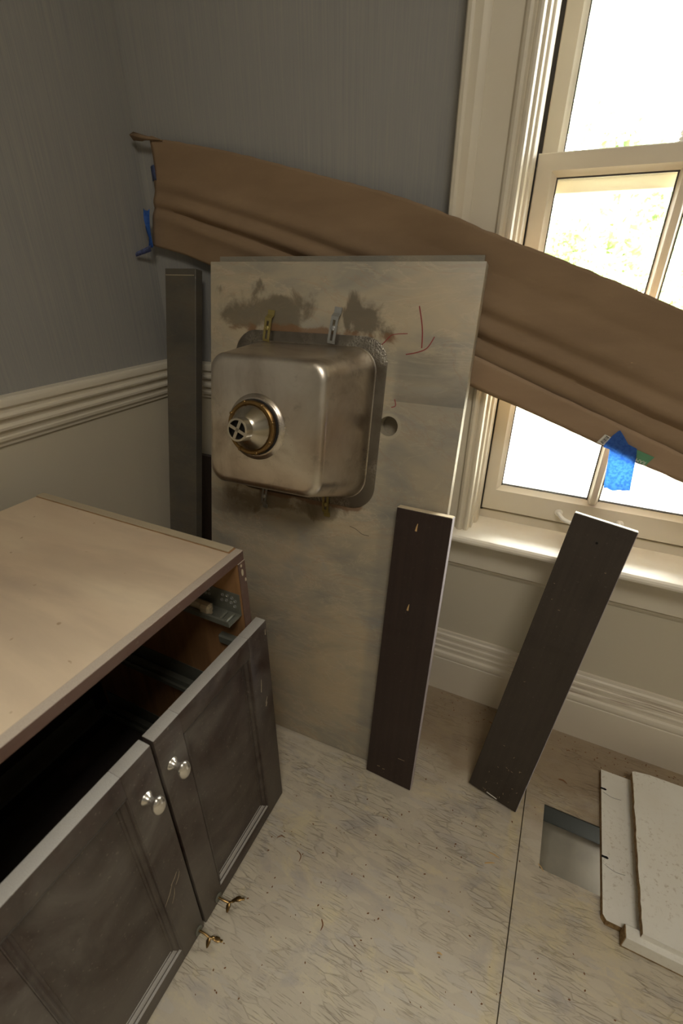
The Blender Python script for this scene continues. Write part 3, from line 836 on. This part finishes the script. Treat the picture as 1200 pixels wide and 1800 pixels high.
# ================================================================== STONE TOP WITH BASIN
K = .9945
ang = math.radians(11.5)
u = Vector((.99924, .039, 0)).normalized(); h = Vector((-u.y, u.x, 0))
v = h * math.sin(ang) + Vector((0, 0, 1)) * math.cos(ang); n = u.cross(v)
def frame(P, u, v, n):
    m = Matrix.Identity(4)
    for i in range(3): m[i][0], m[i][1], m[i][2], m[i][3] = u[i], v[i], n[i], P[i]
    return m
P0 = Vector((-.5032, .6703, .0060))
TOP = thing('stone_countertop', 'upright marble vanity counter showing its back with a steel basin', 'countertop', mat=frame(P0, u, v, n))
UL, UR, VT, TH = -.219 * K, .3535 * K, 1.1205 * K, .030
bm = B(); box(bm, UL, UR, 0, VT, -TH, 0, .0015, seg=2)
slab = tag(obj('marble_slab', bm, M['stone'], TOP, world=False, smooth=False), 'grey beige veined marble, back face out')
cut = B(); lathe(cut, [(-.05, .0195), (.02, .0195)], (.212 * K, .8245 * K, 0), (0, 0, 1), 40)
boolean_cut(slab, cut)
slab.data.shade_smooth(); slab.data.set_sharp_from_angle(angle=math.radians(30))
def Lp(*p): return [Vector((a * K, b * K, c)) for a, b, c in p]
def mark(pts, r):
    bm = B(); tube(bm, smoothpath(Lp(*[(a, b, .0002) for a, b in pts]), 6), r, 5, flat=.3)
    tag(obj('crayon_mark', bm, M['red'], slab, world=False), 'red crayon line')
mark([(.246, 1.047), (.254, 1.02), (.258, 1.0), (.260, .975)], .0012)
mark([(.231, .962), (.252, .967), (.270, .976), (.281, .996)], .0010)
mark([(.186, .980), (.200, .995), (.230, .999)], .0007)
mark([(.180, .975), (.196, .992)], .0008)
mark([(.214, .862), (.222, .866), (.219, .878)], .0009)
# thin hair cracks
def crack(pts):
    bm = B(); tube(bm, smoothpath(Lp(*[(a, b, .0001) for a, b in pts]), 5), .0005, 4, flat=.3)
    obj('crack_line', bm, M['gasket'], slab, world=False)
crack([(.150, .600), (.165, .596), (.180, .588), (.196, .587)])
# --- basin
CU, CV = .0235 * K, .8165 * K
sk = thing('sink_basin'); sk.parent = TOP; tag(sk, 'square stainless steel basin, underside out')
N = 14
bm = B()
RR = [(.1735, .050, .0005), (.1735, .050, .0022), (.170, .048, .0030)]
rings(bm, [rrect(CU, CV, a * K, a * K, r, d, N) for a, r, d in RR] + [rrect(CU, CV, .146 * K, .146 * K, .042, .0034, N)], True, False)
tag(obj('flange', bm, M['hammered'], sk, world=False, angle=30), 'mottled steel mounting flange')
prof = [(.154, .048, .0030), (.1525, .047, .0040), (.1510, .0465, .0065), (.1500, .046, .011), (.1480, .045, .020)]
for k in range(1, 9):
    t = k / 8; prof.append((.1480 - .0250 * t, .045 - .012 * t, .020 + .126 * t))
for k in range(1, 9):
    t = math.radians(90 * k / 8); prof.append((.123 - .016 * (1 - math.cos(t)), .033 - .012 * (1 - math.cos(t)) * .6, .146 + .017 * math.sin(t)))
lp = [rrect(CU, CV, a * K, a * K, r, d, N) for a, r, d in prof]
# the underside dips gently to a round drain seat
DU, DV, DD = .012 * K, .8125 * K, .167
last = lp[-1]; m_ = len(last)
def circ(r, d, ref):
    out = []
    for p in ref:
        a = math.atan2(p[1] - CV, p[0] - CU); out.append((DU + r * math.cos(a), DV + r * math.sin(a), d))
    return out
c1 = circ(.060, .1662, last)
for t in (.25, .5, .75):
    lp.append([tuple(a[i] * (1 - t) + b[i] * t for i in range(2)) + (.163 + .0032 * math.sin(t * math.pi / 2),) for a, b in zip(last, c1)])
lp += [c1, circ(.050, .1664, last)]
bm = B(); rings(bm, lp, False, True)
obj('bowl', bm, M['steel'], sk, world=False, angle=32)
bm = B(); lathe(bm, [(.1655, .0600), (.1672, .0592), (.1685, .0565), (.1708, .0545), (.1720, .0530), (.1724, .0505), (.1724, .0400)], (DU, DV, 0), (0, 0, 1), 72)
obj('drain_seat', bm, M['steel'], sk, world=False, angle=50)
# --- drain: rubber ring, brass locknut, steel strainer body with a cross in its mouth
bm = B(); lathe(bm, [(.172, .0470), (.172, .0505), (.1760, .0505), (.1765, .0465)], (DU, DV, 0), (0, 0, 1), 48)
obj('rubber_washer', bm, M['rubber'], sk, world=False)
bm = B(); lathe(bm, [(.1762, .0400), (.1762, .0480), (.1780, .0488), (.1850, .0480), (.1862, .0465), (.1862, .0425), (.1840, .0400)], (DU, DV, 0), (0, 0, 1), 48)
for k in range(8):
    a = 2 * math.pi * k / 8 + .3
    c = Vector((DU + .0462 * math.cos(a), DV + .0462 * math.sin(a), .1865))
    lathe(bm, [(-.006, .0032), (.0006, .0030), (.0012, .0022)], c, (0, 0, 1), 8)
tag(obj('locknut', bm, M['brass'], sk, world=False), 'brass ring nut')
bm = B()
lathe(bm, [(.176, .0410), (.1860, .0408), (.1880, .0400), (.1900, .0385), (.2060, .0262), (.2085, .0235), (.2100, .0215), (.2115, .0208)] +
      [(.2120 + .0011 * i, .0205 + (.0006 if i % 2 else 0)) for i in range(12)] + [(.2255, .0205), (.2262, .0198), (.2262, .0165), (.2180, .0165)],
      (DU, DV, 0), (0, 0, 1), 48, cap0=True, cap1=False)
st = tag(obj('strainer', bm, M['strainer'], sk, world=False, angle=28), 'bright steel drain tailpiece with cross bars')
bm = B(); lathe(bm, [(.2172, .0166), (.2178, .0166)], (DU, DV, 0), (0, 0, 1), 32); 
vd = obj('drain_mouth', bm, M['black'], sk, world=False)
bm = B()
for a in (math.radians(68), math.radians(158)):
    d1 = Vector((math.cos(a), math.sin(a), 0)); d2 = Vector((-d1.y, d1.x, 0)); c = Vector((DU, DV, 0))
    lo = []
    for t in (-.0175, .0175):
        lo.append([c + d1 * t + d2 * s * .0028 + Vector((0, 0, z)) for s, z in ((-1, .2190), (1, .2190), (1, .2258), (-1, .2258))])
    rings(bm, lo)
obj('cross_bar', bm, M['strainer'], sk, world=False)
# --- four mounting clips
def clip(p0, p1, w, mat, label, lift=.010):
    """slotted steel strap from the stone (p0) to the flange (p1)"""
    a = Vector((p0[0] * K, p0[1] * K, .0005)); b = Vector((p1[0] * K, p1[1] * K, lift))
    d = (b - a); d.z = 0; L = d.length; d.normalize(); s = Vector((-d.y, d.x, 0)); z = Vector((0, 0, 1))
    path = [(0, .0006), (L * .16, .0012), (L * .26, lift * .9), (L * .36, lift), (L * .92, lift), (L, lift * .78)]
    bm = B()
    top = [a + d * t + z * hh for t, hh in path]
    th = .0022
    solid = lambda k: not (2 <= k < 4)
    for k in range(len(top) - 1):
        p, q = top[k], top[k + 1]
        spans = [(-w, w)] if k != 3 else [(-w, -w * .36), (w * .36, w)]
        for s0, s1 in spans:
            vs = [[p + s * s0, p + s * s1, p + s * s1 + z * th, p + s * s0 + z * th], [q + s * s0, q + s * s1, q + s * s1 + z * th, q + s * s0 + z * th]]
            rings(bm, vs)
    mid = (top[3] + top[4]) / 2 - d * L * .06
    lathe(bm, [(-lift, .0018), (th, .0018), (th, .0048), (th + .0014, .0046), (th + .0026, .0030), (th + .0028, .0008)], mid, (0, 0, 1), 12)
    tag(obj('clip', bm, mat, sk, world=False, angle=30), label)
clip((-.063, 1.030), (-.070, .968), .0075, M['brassclip'], 'yellowish clip, top left')
clip((.087, 1.040), (.079, .972), .0078, M['zinc'], 'silver clip, top right')
clip((-.064, .602), (-.060, .655), .0062, M['zinc'], 'silver clip, bottom left')
clip((.095, .612), (.092, .664), .0072, M['brassclip'], 'brownish clip, bottom right')

# --- second slab behind
q0 = P0 - n * .0315 + v * .0042
m2 = frame(q0, u, v, n)
bm = B(); box(bm, -.219 * K, .3445 * K, 0, 1.133 * K, -.02, 0, .0015, seg=2)
o = obj('stone_slab', bm, M['stone2'], world=False, smooth=False); o.matrix_basis = m2
tag(o, 'grey stone slab standing right behind the marble counter with the basin', 'stone slab')
# --- narrow backsplash strip in the corner
a2 = math.radians(11.9)
us = Vector((1, 0, 0)); vs_ = Vector((0, math.sin(a2), math.cos(a2))); ns = us.cross(vs_)
m3 = frame(Vector((-.922, .720, .0052)), us, vs_, ns)
STRIP = thing('stone_strip', 'narrow dark stone backsplash strip leaning in the corner', 'stone strip', mat=m3)
bm = B(); box(bm, 0, .094, 0, 1.103, -.024, 0, .0012); obj('strip_body', bm, M['stone3'], STRIP, world=False, smooth=False)
bm = B(); box(bm, .003, .090, 1.088, 1.0895, 0, .0008); obj('ledge_line', bm, M['putty'], STRIP, world=False)  # pale strip standing in for the light edge of a ledge
# --- dark upright box in the gap behind
m4 = frame(Vector((-.962, .942, .0008)), us, Vector((0, math.sin(.035), math.cos(.035))), us.cross(Vector((0, math.sin(.035), math.cos(.035)))))
bm = B(); box(bm, 0, .10, 0, .605, -.015, 0, .0012)
o = obj('dark_piece', bm, M['boardA'], world=False); o.matrix_basis = m4
tag(o, 'short dark upright piece in the gap between stone strip and marble', 'board')

# ================================================================== LOOSE DARK BOARDS
def loose(name, label, P, uu, lean, rot, w, L, th, mat, endm, edgem):
    t = math.radians(lean); uu = Vector(uu).normalized(); hh = Vector((-uu.y, uu.x, 0))
    vv = hh * math.sin(t) + Vector((0, 0, 1)) * math.cos(t); nn = uu.cross(vv)
    r = math.radians(rot)
    u2 = uu * math.cos(r) - vv * math.sin(r); v2 = uu * math.sin(r) + vv * math.cos(r)
    T = thing(name, label, 'board', mat=frame(Vector(P), u2, v2, nn))
    bm = B(); box(bm, 0, w, 0, L - .0012, -th, 0, .0008)
    bd = obj('board_face', bm, mat, T, world=False)
    bm = B(); box(bm, .0004, w - .0004, L - .0013, L, -th + .0004, -.0006, .0003); tag(obj('board_end', bm, endm, T, world=False), 'pale raw cut end')
    bm = B(); box(bm, w - .0002, w + .0008, .001, L - .001, -th + .0004, -.0006, .0003); obj('board_edge', bm, edgem, T, world=False)
    return T, bd
A_, bA = loose('plinth_board', 'dark brown board leaning upright against the marble slab', (-.2455, .6585, .0038), (.999, -.043, 0), 11.2, -1.1, .1125, .6740, .018, M['boardA'], M['rawedge'], M['litedge'])
bm = B()
for x, y, l in ((.0455, .640, .016), (.050, .463, .015)):
    bm = B(); tube(bm, [(x - .0008, y - l / 2, .0002), (x, y, .0006), (x + .0012, y + l / 2, .0001)], [.0022, .0016, .0006], 6, flat=.4)
    obj('splintered_hole', bm, M['chip'], A_, world=False)
bm = B()
for x, y, l in ((.030, .028, .007), (.043, .026, .006), (.082, .075, .016)):
    bm = B(); tube(bm, [(x - l / 2, y, .0001), (x + l / 2, y + .001, .0001)], [.0005, .0003], 5, flat=.4)
    obj('scuff', bm, M['scuff'], A_, world=False)
B_, bB = loose('plinth_board', 'dark board tilted to the right, leaning on the window sill', (-.0125, .7270, .0145), (.99, -.138, 0), 16.6, 4.6, .1105, .684, .018, M['boardB'], M['white'], M['litedge'])
bm = B(); rnd = random.Random(3)
for k in range(24):
    x, y, l, a = rnd.uniform(.01, .10), rnd.uniform(.004, .10) if k < 17 else rnd.uniform(.1, .6), rnd.uniform(.0015, .005), rnd.uniform(0, 3.1)
    tube(bm, [(x, y, .0001), (x + l * math.cos(a), y + l * math.sin(a), .0001)], [.00035, .0002], 4, flat=.4)
tag(obj('scuff', bm, M['scuff'], B_, world=False), kind='stuff')
bm = B(); tube(bm, [(.042, .006, .0004), (.066, .004, .0004)], .0012, 5)
obj('splinter', bm, M['lblwhite'], B_, world=False)
bm = B(); lathe(bm, [(0, .0024), (.0004, .0020)], (.055, .640, 0), (0, 0, 1), 10)
obj('nail_hole', bm, M['black'], B_, world=False)

# ================================================================== KRAFT PROTECTION SHEET
top = smoothpath([(-.938, .978, 1.339), (-.877, .978, 1.329), (-.729, .978, 1.300), (-.593, .977, 1.267), (-.467, .976, 1.235), (-.347, .968, 1.204), (-.2317, .945, 1.1663), (-.160, .945, 1.1393), (-.0346, .945, 1.0963), (.0567, .945, 1.0632), (.144, .945, 1.030), (.2444, .945, .9894), (.40, .947, .926)], 8)
bot = smoothpath([(-.978, .978, 1.133), (-.89, .978, 1.115), (-.816, .978, 1.093), (-.60, .977, 1.030), (-.36, .966, .950), (-.1686, .945, .8813), (-.1096, .945, .8607), (-.0816, .945, .8528), (.0422, .945, .8112), (.0758, .945, .7995), (.0891, .945, .7955), (.1475, .945, .7735), (.163, .945, .7695), (.2269, .945, .7491), (.3114, .945, .7199), (.41, .947, .685)], 8)
def resample(P, m):
    d = [0]
    for a, b in zip(P, P[1:]): d.append(d[-1] + (b - a).length)
    out = []; j = 0
    for i in range(m):
        t = d[-1] * i / (m - 1)
        while j < len(d) - 2 and d[j + 1] < t: j += 1
        f = (t - d[j]) / max(1e-9, d[j + 1] - d[j]); out.append(P[j].lerp(P[j + 1], f))
    return out
NS, NW = 150, 44
T_, B2 = resample(top, NS), resample(bot, NS)
def leftbow(w):        # the torn left edge bows in
    return .022 * math.sin(math.pi * min(1, w * 1.15)) * (1 - w) + .0
def wave(s, w):
    """out-of-plane folds running along the sheet; + is towards the wall"""
    g = lambda c, k: math.exp(-((w - c) / k) ** 2)
    drift = .63 + .05 * s
    o = .012 * g(drift, .028) * (1.1 - .4 * s) - .009 * g(drift - .075, .05) - .007 * g(drift + .085, .05)
    o += .007 * g(.47 + .05 * s, .035) * (.35 + .65 * math.sin(3.1 * s + .3) ** 2) - .005 * g(.39 + .05 * s, .06)
    o += .004 * g(.20 + .04 * s, .05) * s + .0015 * math.sin(9 * s + 4 * w) + .002 * math.sin(17 * s * (1 + .2 * w) - 6 * w)
    return o
bm = B(); G = []
for i in range(NS):
    s = i / (NS - 1); row = []
    for j in range(NW):
        w = j / (NW - 1)
        p = T_[i].lerp(B2[i], w)
        fade = max(0, 1 - i / 14)
        p = Vector((p.x + leftbow(w) * fade, p.y + wave(s, w) * .72 * (.35 + .65 * min(1, i / 16)), p.z))
        if i == 0: p.z += .003 * noise.noise(Vector((w * 9, 0, 0)))
        if j in (0, NW - 1): p.z += .0016 * noise.noise(Vector((s * 60, j, 0)))
        p.y = min(p.y, .9905)
        row.append(bm.verts.new(p))
    G.append(row)
for i in range(NS - 1):
    for j in range(NW - 1): bm.faces.new((G[i][j], G[i + 1][j], G[i + 1][j + 1], G[i][j + 1]))
paper = obj('kraft_sheet', fix(bm), M['kraft'], world=False, angle=60)
md = paper.modifiers.new('thick', 'SOLIDIFY'); md.thickness = .0012; md.offset = 0
tag(paper, 'long brown kraft paper sheet draped across corner and window', 'paper sheet')
# rolled tip at the top left corner
bm = B()
pt = [Vector((-.984, .980, 1.354)), Vector((-.984, .968, 1.347)), Vector((-.984, .978, 1.338))]
for a, b in ((pt[0], pt[1]), (pt[1], pt[2])):
    rings(bm, [[a, b], [a.lerp(Vector((-.90, .9765, 1.331)), .5) + Vector((0, -.002, 0)), b.lerp(Vector((-.90, .9765, 1.331)), .5) + Vector((0, -.003, 0))], [Vector((-.90, .9765, 1.3325)), Vector((-.90, .9762, 1.3310))]], False, False, closed=False)
vs4 = [bm.verts.new(c) for c in ((-.984, .9795, 1.338), (-.962, .9795, 1.335), (-.938, .9775, 1.338), (-.90, .9765, 1.332), (-.93, .978, 1.342))]
bm.faces.new(vs4)
o = obj('curled_corner', bm, M['kraft'], paper, world=False); md = o.modifiers.new('thick', 'SOLIDIFY'); md.thickness = .001
# folded flap along the lower edge
fl_t = smoothpath([(-.40, .957, 1.010), (-.28, .942, .978), (-.1602, .938, .9379), (-.0389, .938, .8928), (.0563, .938, .8587), (.1131, .938, .8379), (.1645, .938, .8193), (.210, .938, .8025), (.2925, .938, .7721), (.40, .94, .732)], 6)
fl_b = smoothpath([(-.40, .966, .962), (-.28, .950, .922), (-.1675, .941, .8826), (-.1089, .941, .8622), (-.0811, .941, .8543), (.042, .941, .813), (.0753, .941, .8014), (.0885, .941, .7974), (.1466, .941, .7755), (.162, .941, .7715), (.2255, .941, .7513), (.3094, .941, .7223), (.41, .943, .687)], 6)
ft, fb = resample(fl_t, 70), resample(fl_b, 70)
bm = B(); rows = []
for i in range(70):
    r = []
    for j in range(7):
        w = j / 6; p = ft[i].lerp(fb[i], w); p.y += -.0012 * math.sin(math.pi * w) + (.0008 * math.sin(i * .31) if j == 0 else 0)
        if j == 0: p.z += .0012 * noise.noise(Vector((i * .35, 2, 0)))
        r.append(bm.verts.new(p))
    rows.append(r)
for i in range(69):
    for j in range(6): bm.faces.new((rows[i][j], rows[i + 1][j], rows[i + 1][j + 1], rows[i][j + 1]))
o = obj('folded_flap', fix(bm), M['kraft2'], paper, world=False, angle=60)
md = o.modifiers.new('thick', 'SOLIDIFY'); md.thickness = .0012
tag(o, 'paler folded hem along the lower edge')
# printed labels on the flap
def quad(name, pts, mat, parent, label=None, th=.0004):
    bm = B(); c = [Vector(p) for p in pts]
    nn = (c[1] - c[0]).cross(c[2] - c[0]).normalized()
    rings(bm, [[p for p in c], [p + nn * th for p in c]])
    o = obj(name, bm, mat, parent, world=False, smooth=False)
    if label: o['label'] = label
    return o
lab = quad('label', [(.0751, .9357, .8042), (.0888, .9357, .7998), (.0966, .9357, .8167), (.0846, .9357, .8208)], M['lblwhite'], paper, 'white bar code label')
a0, b0, a1, b1 = Vector((.0860, .9350, .8030)), Vector((.0925, .9350, .8150)), Vector((.0812, .9350, .8072)), Vector((.0872, .9350, .8180))
for k in range(7):
    t = k / 6; p, q = a0.lerp(b0, t), a1.lerp(b1, t)
    bm = B(); tube(bm, [p, q], .00042 if k % 3 else .00065, 4)
    obj('bar_code', bm, M['ink'], lab, world=False)
gl = quad('label', [(.1456, .9360, .7779), (.1611, .9360, .7735), (.1705, .9355, .7907), (.1406, .9355, .8003)], M['green'], paper, 'green printed label with white letters')
cu = bpy.data.curves.new('letters', 'FONT'); cu.body = 'RAM'; cu.size = .0086; cu.extrude = .0002
to = bpy.data.objects.new('letters', cu); COL.objects.link(to)
bpy.context.view_layer.update()
tm = bpy.data.meshes.new_from_object(to.evaluated_get(bpy.context.evaluated_depsgraph_get()))
bpy.data.objects.remove(to)
tm.materials.append(M['lblwhite'])
lt = bpy.data.objects.new('printed_letters', tm); COL.objects.link(lt); lt.parent = gl
# the print is upside down, its letter tops towards the lower edge
e0 = Vector((.1612, .9351, .7800)); ex = (Vector((.1450, .9351, .7847)) - e0).normalized()
lt.matrix_basis = frame(e0, ex, Vector((0, -1, 0)).cross(ex), Vector((0, -1, 0)))

# ================================================================== BLUE MASKING TAPE
def ribbon(name, rows, mat, label, cat='tape', parent=None, group=None):
    bm = B(); R_ = [[bm.verts.new(p) for p in r] for r in rows]
    for a, b in zip(R_, R_[1:]):
        for k in range(len(a) - 1): bm.faces.new((a[k], a[k + 1], b[k + 1], b[k]))
    o = obj(name, fix(bm), mat, parent, world=False, angle=70)
    md = o.modifiers.new('thick', 'SOLIDIFY'); md.thickness = .0003
    if label: tag(o, label, cat, group)
    return o
rows = []
spec = [  # (x_left, x_right, z_left, z_right, y)
    (0.1033, 0.1066, 0.8299, 0.8315, 0.9335),
    (0.0966, 0.1140, 0.8206, 0.8232, 0.9330),
    (0.0930, 0.1195, 0.8127, 0.8157, 0.9325),
    (0.0891, 0.1247, 0.8058, 0.8091, 0.9320),
    (0.0868, 0.1397, 0.7983, 0.8029, 0.9320),
    (0.0983, 0.1416, 0.7950, 0.7944, 0.9325),
    (0.1000, 0.1429, 0.7805, 0.7845, 0.9335),
    (0.1020, 0.1450, 0.7646, 0.7700, 0.9350),
    (0.1036, 0.1469, 0.7484, 0.7542, 0.9360),
    (0.1054, 0.1487, 0.7308, 0.7370, 0.9370),
    (0.1069, 0.1506, 0.7168, 0.7210, 0.9370),]
for k, (xa, xb, za, zb, y) in enumerate(spec):
    r = []
    for i in range(9):
        t = i / 8; zz = za + (zb - za) * t
        if k == len(spec) - 1: zz += .0035 * noise.noise(Vector((t * 4.2, 1, 0))) - .003 * math.sin(math.pi * t)
        r.append((xa + (xb - xa) * t, y + .0005 * math.sin(k * 1.3 + t * 3), zz))
    rows.append(r)
ribbon('masking_tape', rows, M['tape'], 'blue masking tape hanging below the paper in front of the window')
# corner tape: an upper tab and a twisted lower strip
rows = [[(-.9965, .955 + .02 * t, z) for t in (0, .5, 1)] for z in (1.266, 1.278, 1.291)]
rows = [[(-.9580, .990, z), (-.9500, .983, z - .001), (-.9420, .9775, z), (-.932, .9745, z)] for z in (1.262, 1.270, 1.282, 1.290)]
ribbon('masking_tape', rows, M['tapeback'], 'small faded blue tape tab high on the paper edge in the corner')
TW = thing('masking_tape', 'crumpled blue tape with loose tail at the lower left paper edge', 'tape', (-.965, .970, 1.13))
rows = []
for k in range(9):
    t = k / 8; z = 1.205 - .075 * t; w = .020 - .006 * math.sin(math.pi * t) - .004 * t
    cx = -.966 - .004 * t
    rows.append([(cx - w * .55, .966 + .006 * math.sin(k * 1.1), z + .004), (cx - w * .15, .958 - .004 * math.sin(k * .8), z), (cx + w * .3, .961, z - .002), (cx + w * .75, .9585, z + .001)])
o = ribbon('tape_strip', [[tuple(Vector(p) - Vector((-.965, .970, 1.13))) for p in r] for r in rows], M['tape'], None, parent=TW)
rows = []
for k in range(7):
    t = k / 6; c = Vector((-.968 - .022 * t, .962 - .030 * t, 1.128 - .014 * t)); w = .007 - .002 * t
    rows.append([tuple(c + Vector((-w * .3, 0, -w)) - Vector((-.965, .970, 1.13))), tuple(c + Vector((0, -.003, 0)) - Vector((-.965, .970, 1.13))), tuple(c + Vector((w * .3, 0, w)) - Vector((-.965, .970, 1.13)))])
ribbon('tape_tail', rows, M['tapeback'], None, parent=TW)

# ================================================================== FLOOR REGISTER HOLE
du = thing('duct_boot', 'sheet metal duct sunk in the square hole in the floor', 'duct', (.23, .69, -.12))
bm = B(); box(bm, HX0 - .001, HX1 + .001, HY1 - .003, HY1 - .001, -.105, -.001); obj('duct_side', bm, M['ductshade'], du)
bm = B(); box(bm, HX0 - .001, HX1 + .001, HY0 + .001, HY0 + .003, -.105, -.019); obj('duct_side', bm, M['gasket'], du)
bm = B(); box(bm, HX0 - .002, HX0 - .001, HY0 + .003, HY1 - .003, -.105, -.019); obj('duct_side', bm, M['duct'], du)
bm = B()
pr = []
for k in range(13):
    t = k / 12; pr.append((HY1 - .004 - .134 * t, -.055 - .055 * math.sin(t * math.pi / 2)))
L1 = [[(x, y, z - dz * (k / 12)) for k, (y, z) in enumerate(pr)] for x, dz in ((HX0, -.012), (HX0 + .03, 0), (HX0 + .07, .004), (HX1, .006))]
rings(bm, L1, False, False, closed=False)
o = obj('duct_elbow', bm, M['duct'], du, angle=60)
md = o.modifiers.new('thick', 'SOLIDIFY'); md.thickness = .001
bm = B(); box(bm, HX0 - .002, HX1 + .002, HY0, HY1, -.130, -.116); obj('duct_bottom', bm, M['duct'], du)

# ================================================================== WHITE SHELF PANELS ON THE FLOOR
XE = .78
# lower panel with two slots in its near edge
t1 = thing('white_board', 'lowest white panel beside the floor hole, two slots in its left edge', 'panel', (.267, .573, 0))
bm = B(); prism(bm, [(.269, .896), (.2672, .583), (.2735, .575), (.600, .575), (.600, .898)], 'z', .0005, .0168)
obj('panel_core', bm, M['mdf'], t1, smooth=False)
bm = B(); prism(bm, [(.269, .896), (.2672, .583), (.2735, .575), (.600, .575), (.600, .898)], 'z', .0168, .0178)
tag(obj('white_face', bm, M['melamine'], t1, smooth=False), 'white melamine face')
for y in (.846, .690):
    bm = B(); lathe(bm, [(0, .0042), (.0005, .0042), (.0006, .003)], (.2755, y, .0178), (0, 0, 1), 14, sx=1.0, sy=.62)
    box(bm, .2668, .2750, y - .0022, y + .0022, .0170, .01815)
    obj('pin_slot', bm, M['black'], t1)
for y in (.838, .675):
    bm = B(); tube(bm, smoothpath([(.272, y, .0178), (.290, y - .006, .0178), (.309, y - .004, .0178)], 5), .0004, 4)
    obj('pencil_line', bm, M['ink'], t1)
# middle panel
t3 = thing('white_board', 'middle white panel sticking out behind the top panel', 'panel', (.36, .60, .018))
bm = B(); box(bm, .366, XE - .05, .600, .9135, .0180, .0350, .0006); obj('white_core', bm, M['melamine'], t3, smooth=False)
# front rail on edge
t2 = thing('white_batten', 'white strip standing on edge under the front of the top panel', 'panel', (.30, .55, 0))
bm = B(); box(bm, .2985, XE, .5525, .5735, .0005, .0048); obj('raw_edge', bm, M['mdf'], t2, smooth=False)
bm = B(); box(bm, .2998, XE, .5520, .5740, .0048, .0365, .0006); obj('white_face', bm, M['melamine'], t2, smooth=False)
bm = B(); box(bm, .2980, .2998, .5525, .5735, .0046, .0360, .0003); obj('raw_end', bm, M['mdf'], t2, smooth=False)
# top panel with a chipped left edge
t4 = thing('white_board', 'topmost white panel with sawdust on it and chipped left edge', 'panel', (.33, .56, .036))
rnd = random.Random(5)
edge = [(.3255, .893)]
for k in range(1, 26):
    y = .893 - .329 * k / 26; edge.append((.3255 - .0035 * k / 26 + rnd.uniform(-.0009, .0009), y))
edge.append((.322, .564))
out = [(.358, .898), (.3600, .9010)][:0] + [(.3255, .893), (.3305, .8965), (.368, .9025), (XE, .9025), (XE, .564)]
bm = B(); prism(bm, edge + [(XE, .564), (XE, .9025), (.362, .9005), (.331, .8955)], 'z', .0366, .0505)
obj('panel_core', bm, M['mdf'], t4, smooth=False)
bm = B(); prism(bm, [(x + .0004, y) for x, y in edge] + [(XE, .563), (XE, .903), (.362, .9010), (.331, .896)], 'z', .0505, .0514)
box(bm, .3224, XE, .5628, .5639, .0367, .0514)
tag(obj('white_face', bm, M['melamine'], t4, smooth=False), 'white melamine face')

# ================================================================== DEBRIS
def splinter(x, y, l, a, w, mat, bend=.1, z=.0015):
    d = Vector((math.cos(a), math.sin(a), 0)); s = Vector((-d.y, d.x, 0)); c = Vector((x, y, z))
    bm = B(); tube(bm, smoothpath([c - d * l / 2, c + s * l * bend + Vector((0, 0, .001)), c + d * l / 2], 4), [w * .4, w * .8, w, w, w, w, w * .8, w * .6, w * .2], 5, flat=.5)
    o = obj('wood_splinter', bm, mat, world=False)
    return o
SP = [(.190, .836, .020, -.2, .0016, 'chipd', .15, 'brown wood shaving on the floor above the square hole'),
      (.068, .604, .022, -.1, .0013, 'chip', .03, 'pale splinter left of the square hole, upper of two'),
      (.062, .585, .022, .45, .0013, 'chip', .02, 'pale splinter left of the square hole, lower of two'),
      (.158, .622, .016, -.75, .0010, 'chip', .05, 'thin wood sliver on the lower left corner of the hole'),
      (.038, .758, .008, .2, .0014, 'lblwhite', .1, 'white chip on the floor between the two dark boards'),
      (.006, .926, .010, -.3, .0012, 'chipd', .1, 'brown sliver on the floor at the foot of the baseboard'),
      (-.300, .425, .020, -1.0, .0010, 'chipd', .25, 'thin reddish curl beside the left cabinet door'),
      (-.352, .440, .018, .4, .0010, 'chipd', .2, 'thin curl close to the right cabinet door'),
      (.006, .400, .010, .1, .0014, 'chip', .1, 'pale chip lying alone near the floor joint'),
      (-.205, .345, .018, -1.2, .0012, 'chipd', .2, 'brown curl on the floor in front of the cabinet')]
for x, y, l, a, w, mt, bd, lb in SP:
    tag(splinter(x, y, l, a, w, M[mt], bd), lb, 'wood chip', 'wood splinters on the subfloor')
bm = B(); rnd = random.Random(11)
for k in range(420):
    if k < 150: x, y = rnd.uniform(-.15, .5), rnd.uniform(.90, .975)
    else: x, y = rnd.uniform(-.38, .30), rnd.uniform(.12, .95)
    if (HX0 - .01 < x < .62 and .54 < y < .91) or (x < -.14 and y > .645) or (x < -.10 and .64 < y < .70) or (-.03 < x < .11 and .70 < y < .76) or x < -.39: continue
    s = rnd.uniform(.0006, .0018); a = rnd.uniform(0, 6.28)
    d = Vector((math.cos(a), math.sin(a), 0)); e = Vector((-d.y, d.x, 0)); c = Vector((x, y, .0003))
    b_ = [bm.verts.new(c + d * s * 1.8), bm.verts.new(c + e * s), bm.verts.new(c - d * s * 1.4), bm.verts.new(c - e * s * .8)]
    t_ = bm.verts.new(c + Vector((0, 0, s * .9)))
    for q in range(4): bm.faces.new((b_[q], b_[(q + 1) % 4], t_))
tag(obj('sawdust', fix(bm), M['chipd'], smooth=False), 'brown sawdust crumbs scattered over the strand-board floor', 'sawdust', kind='stuff')
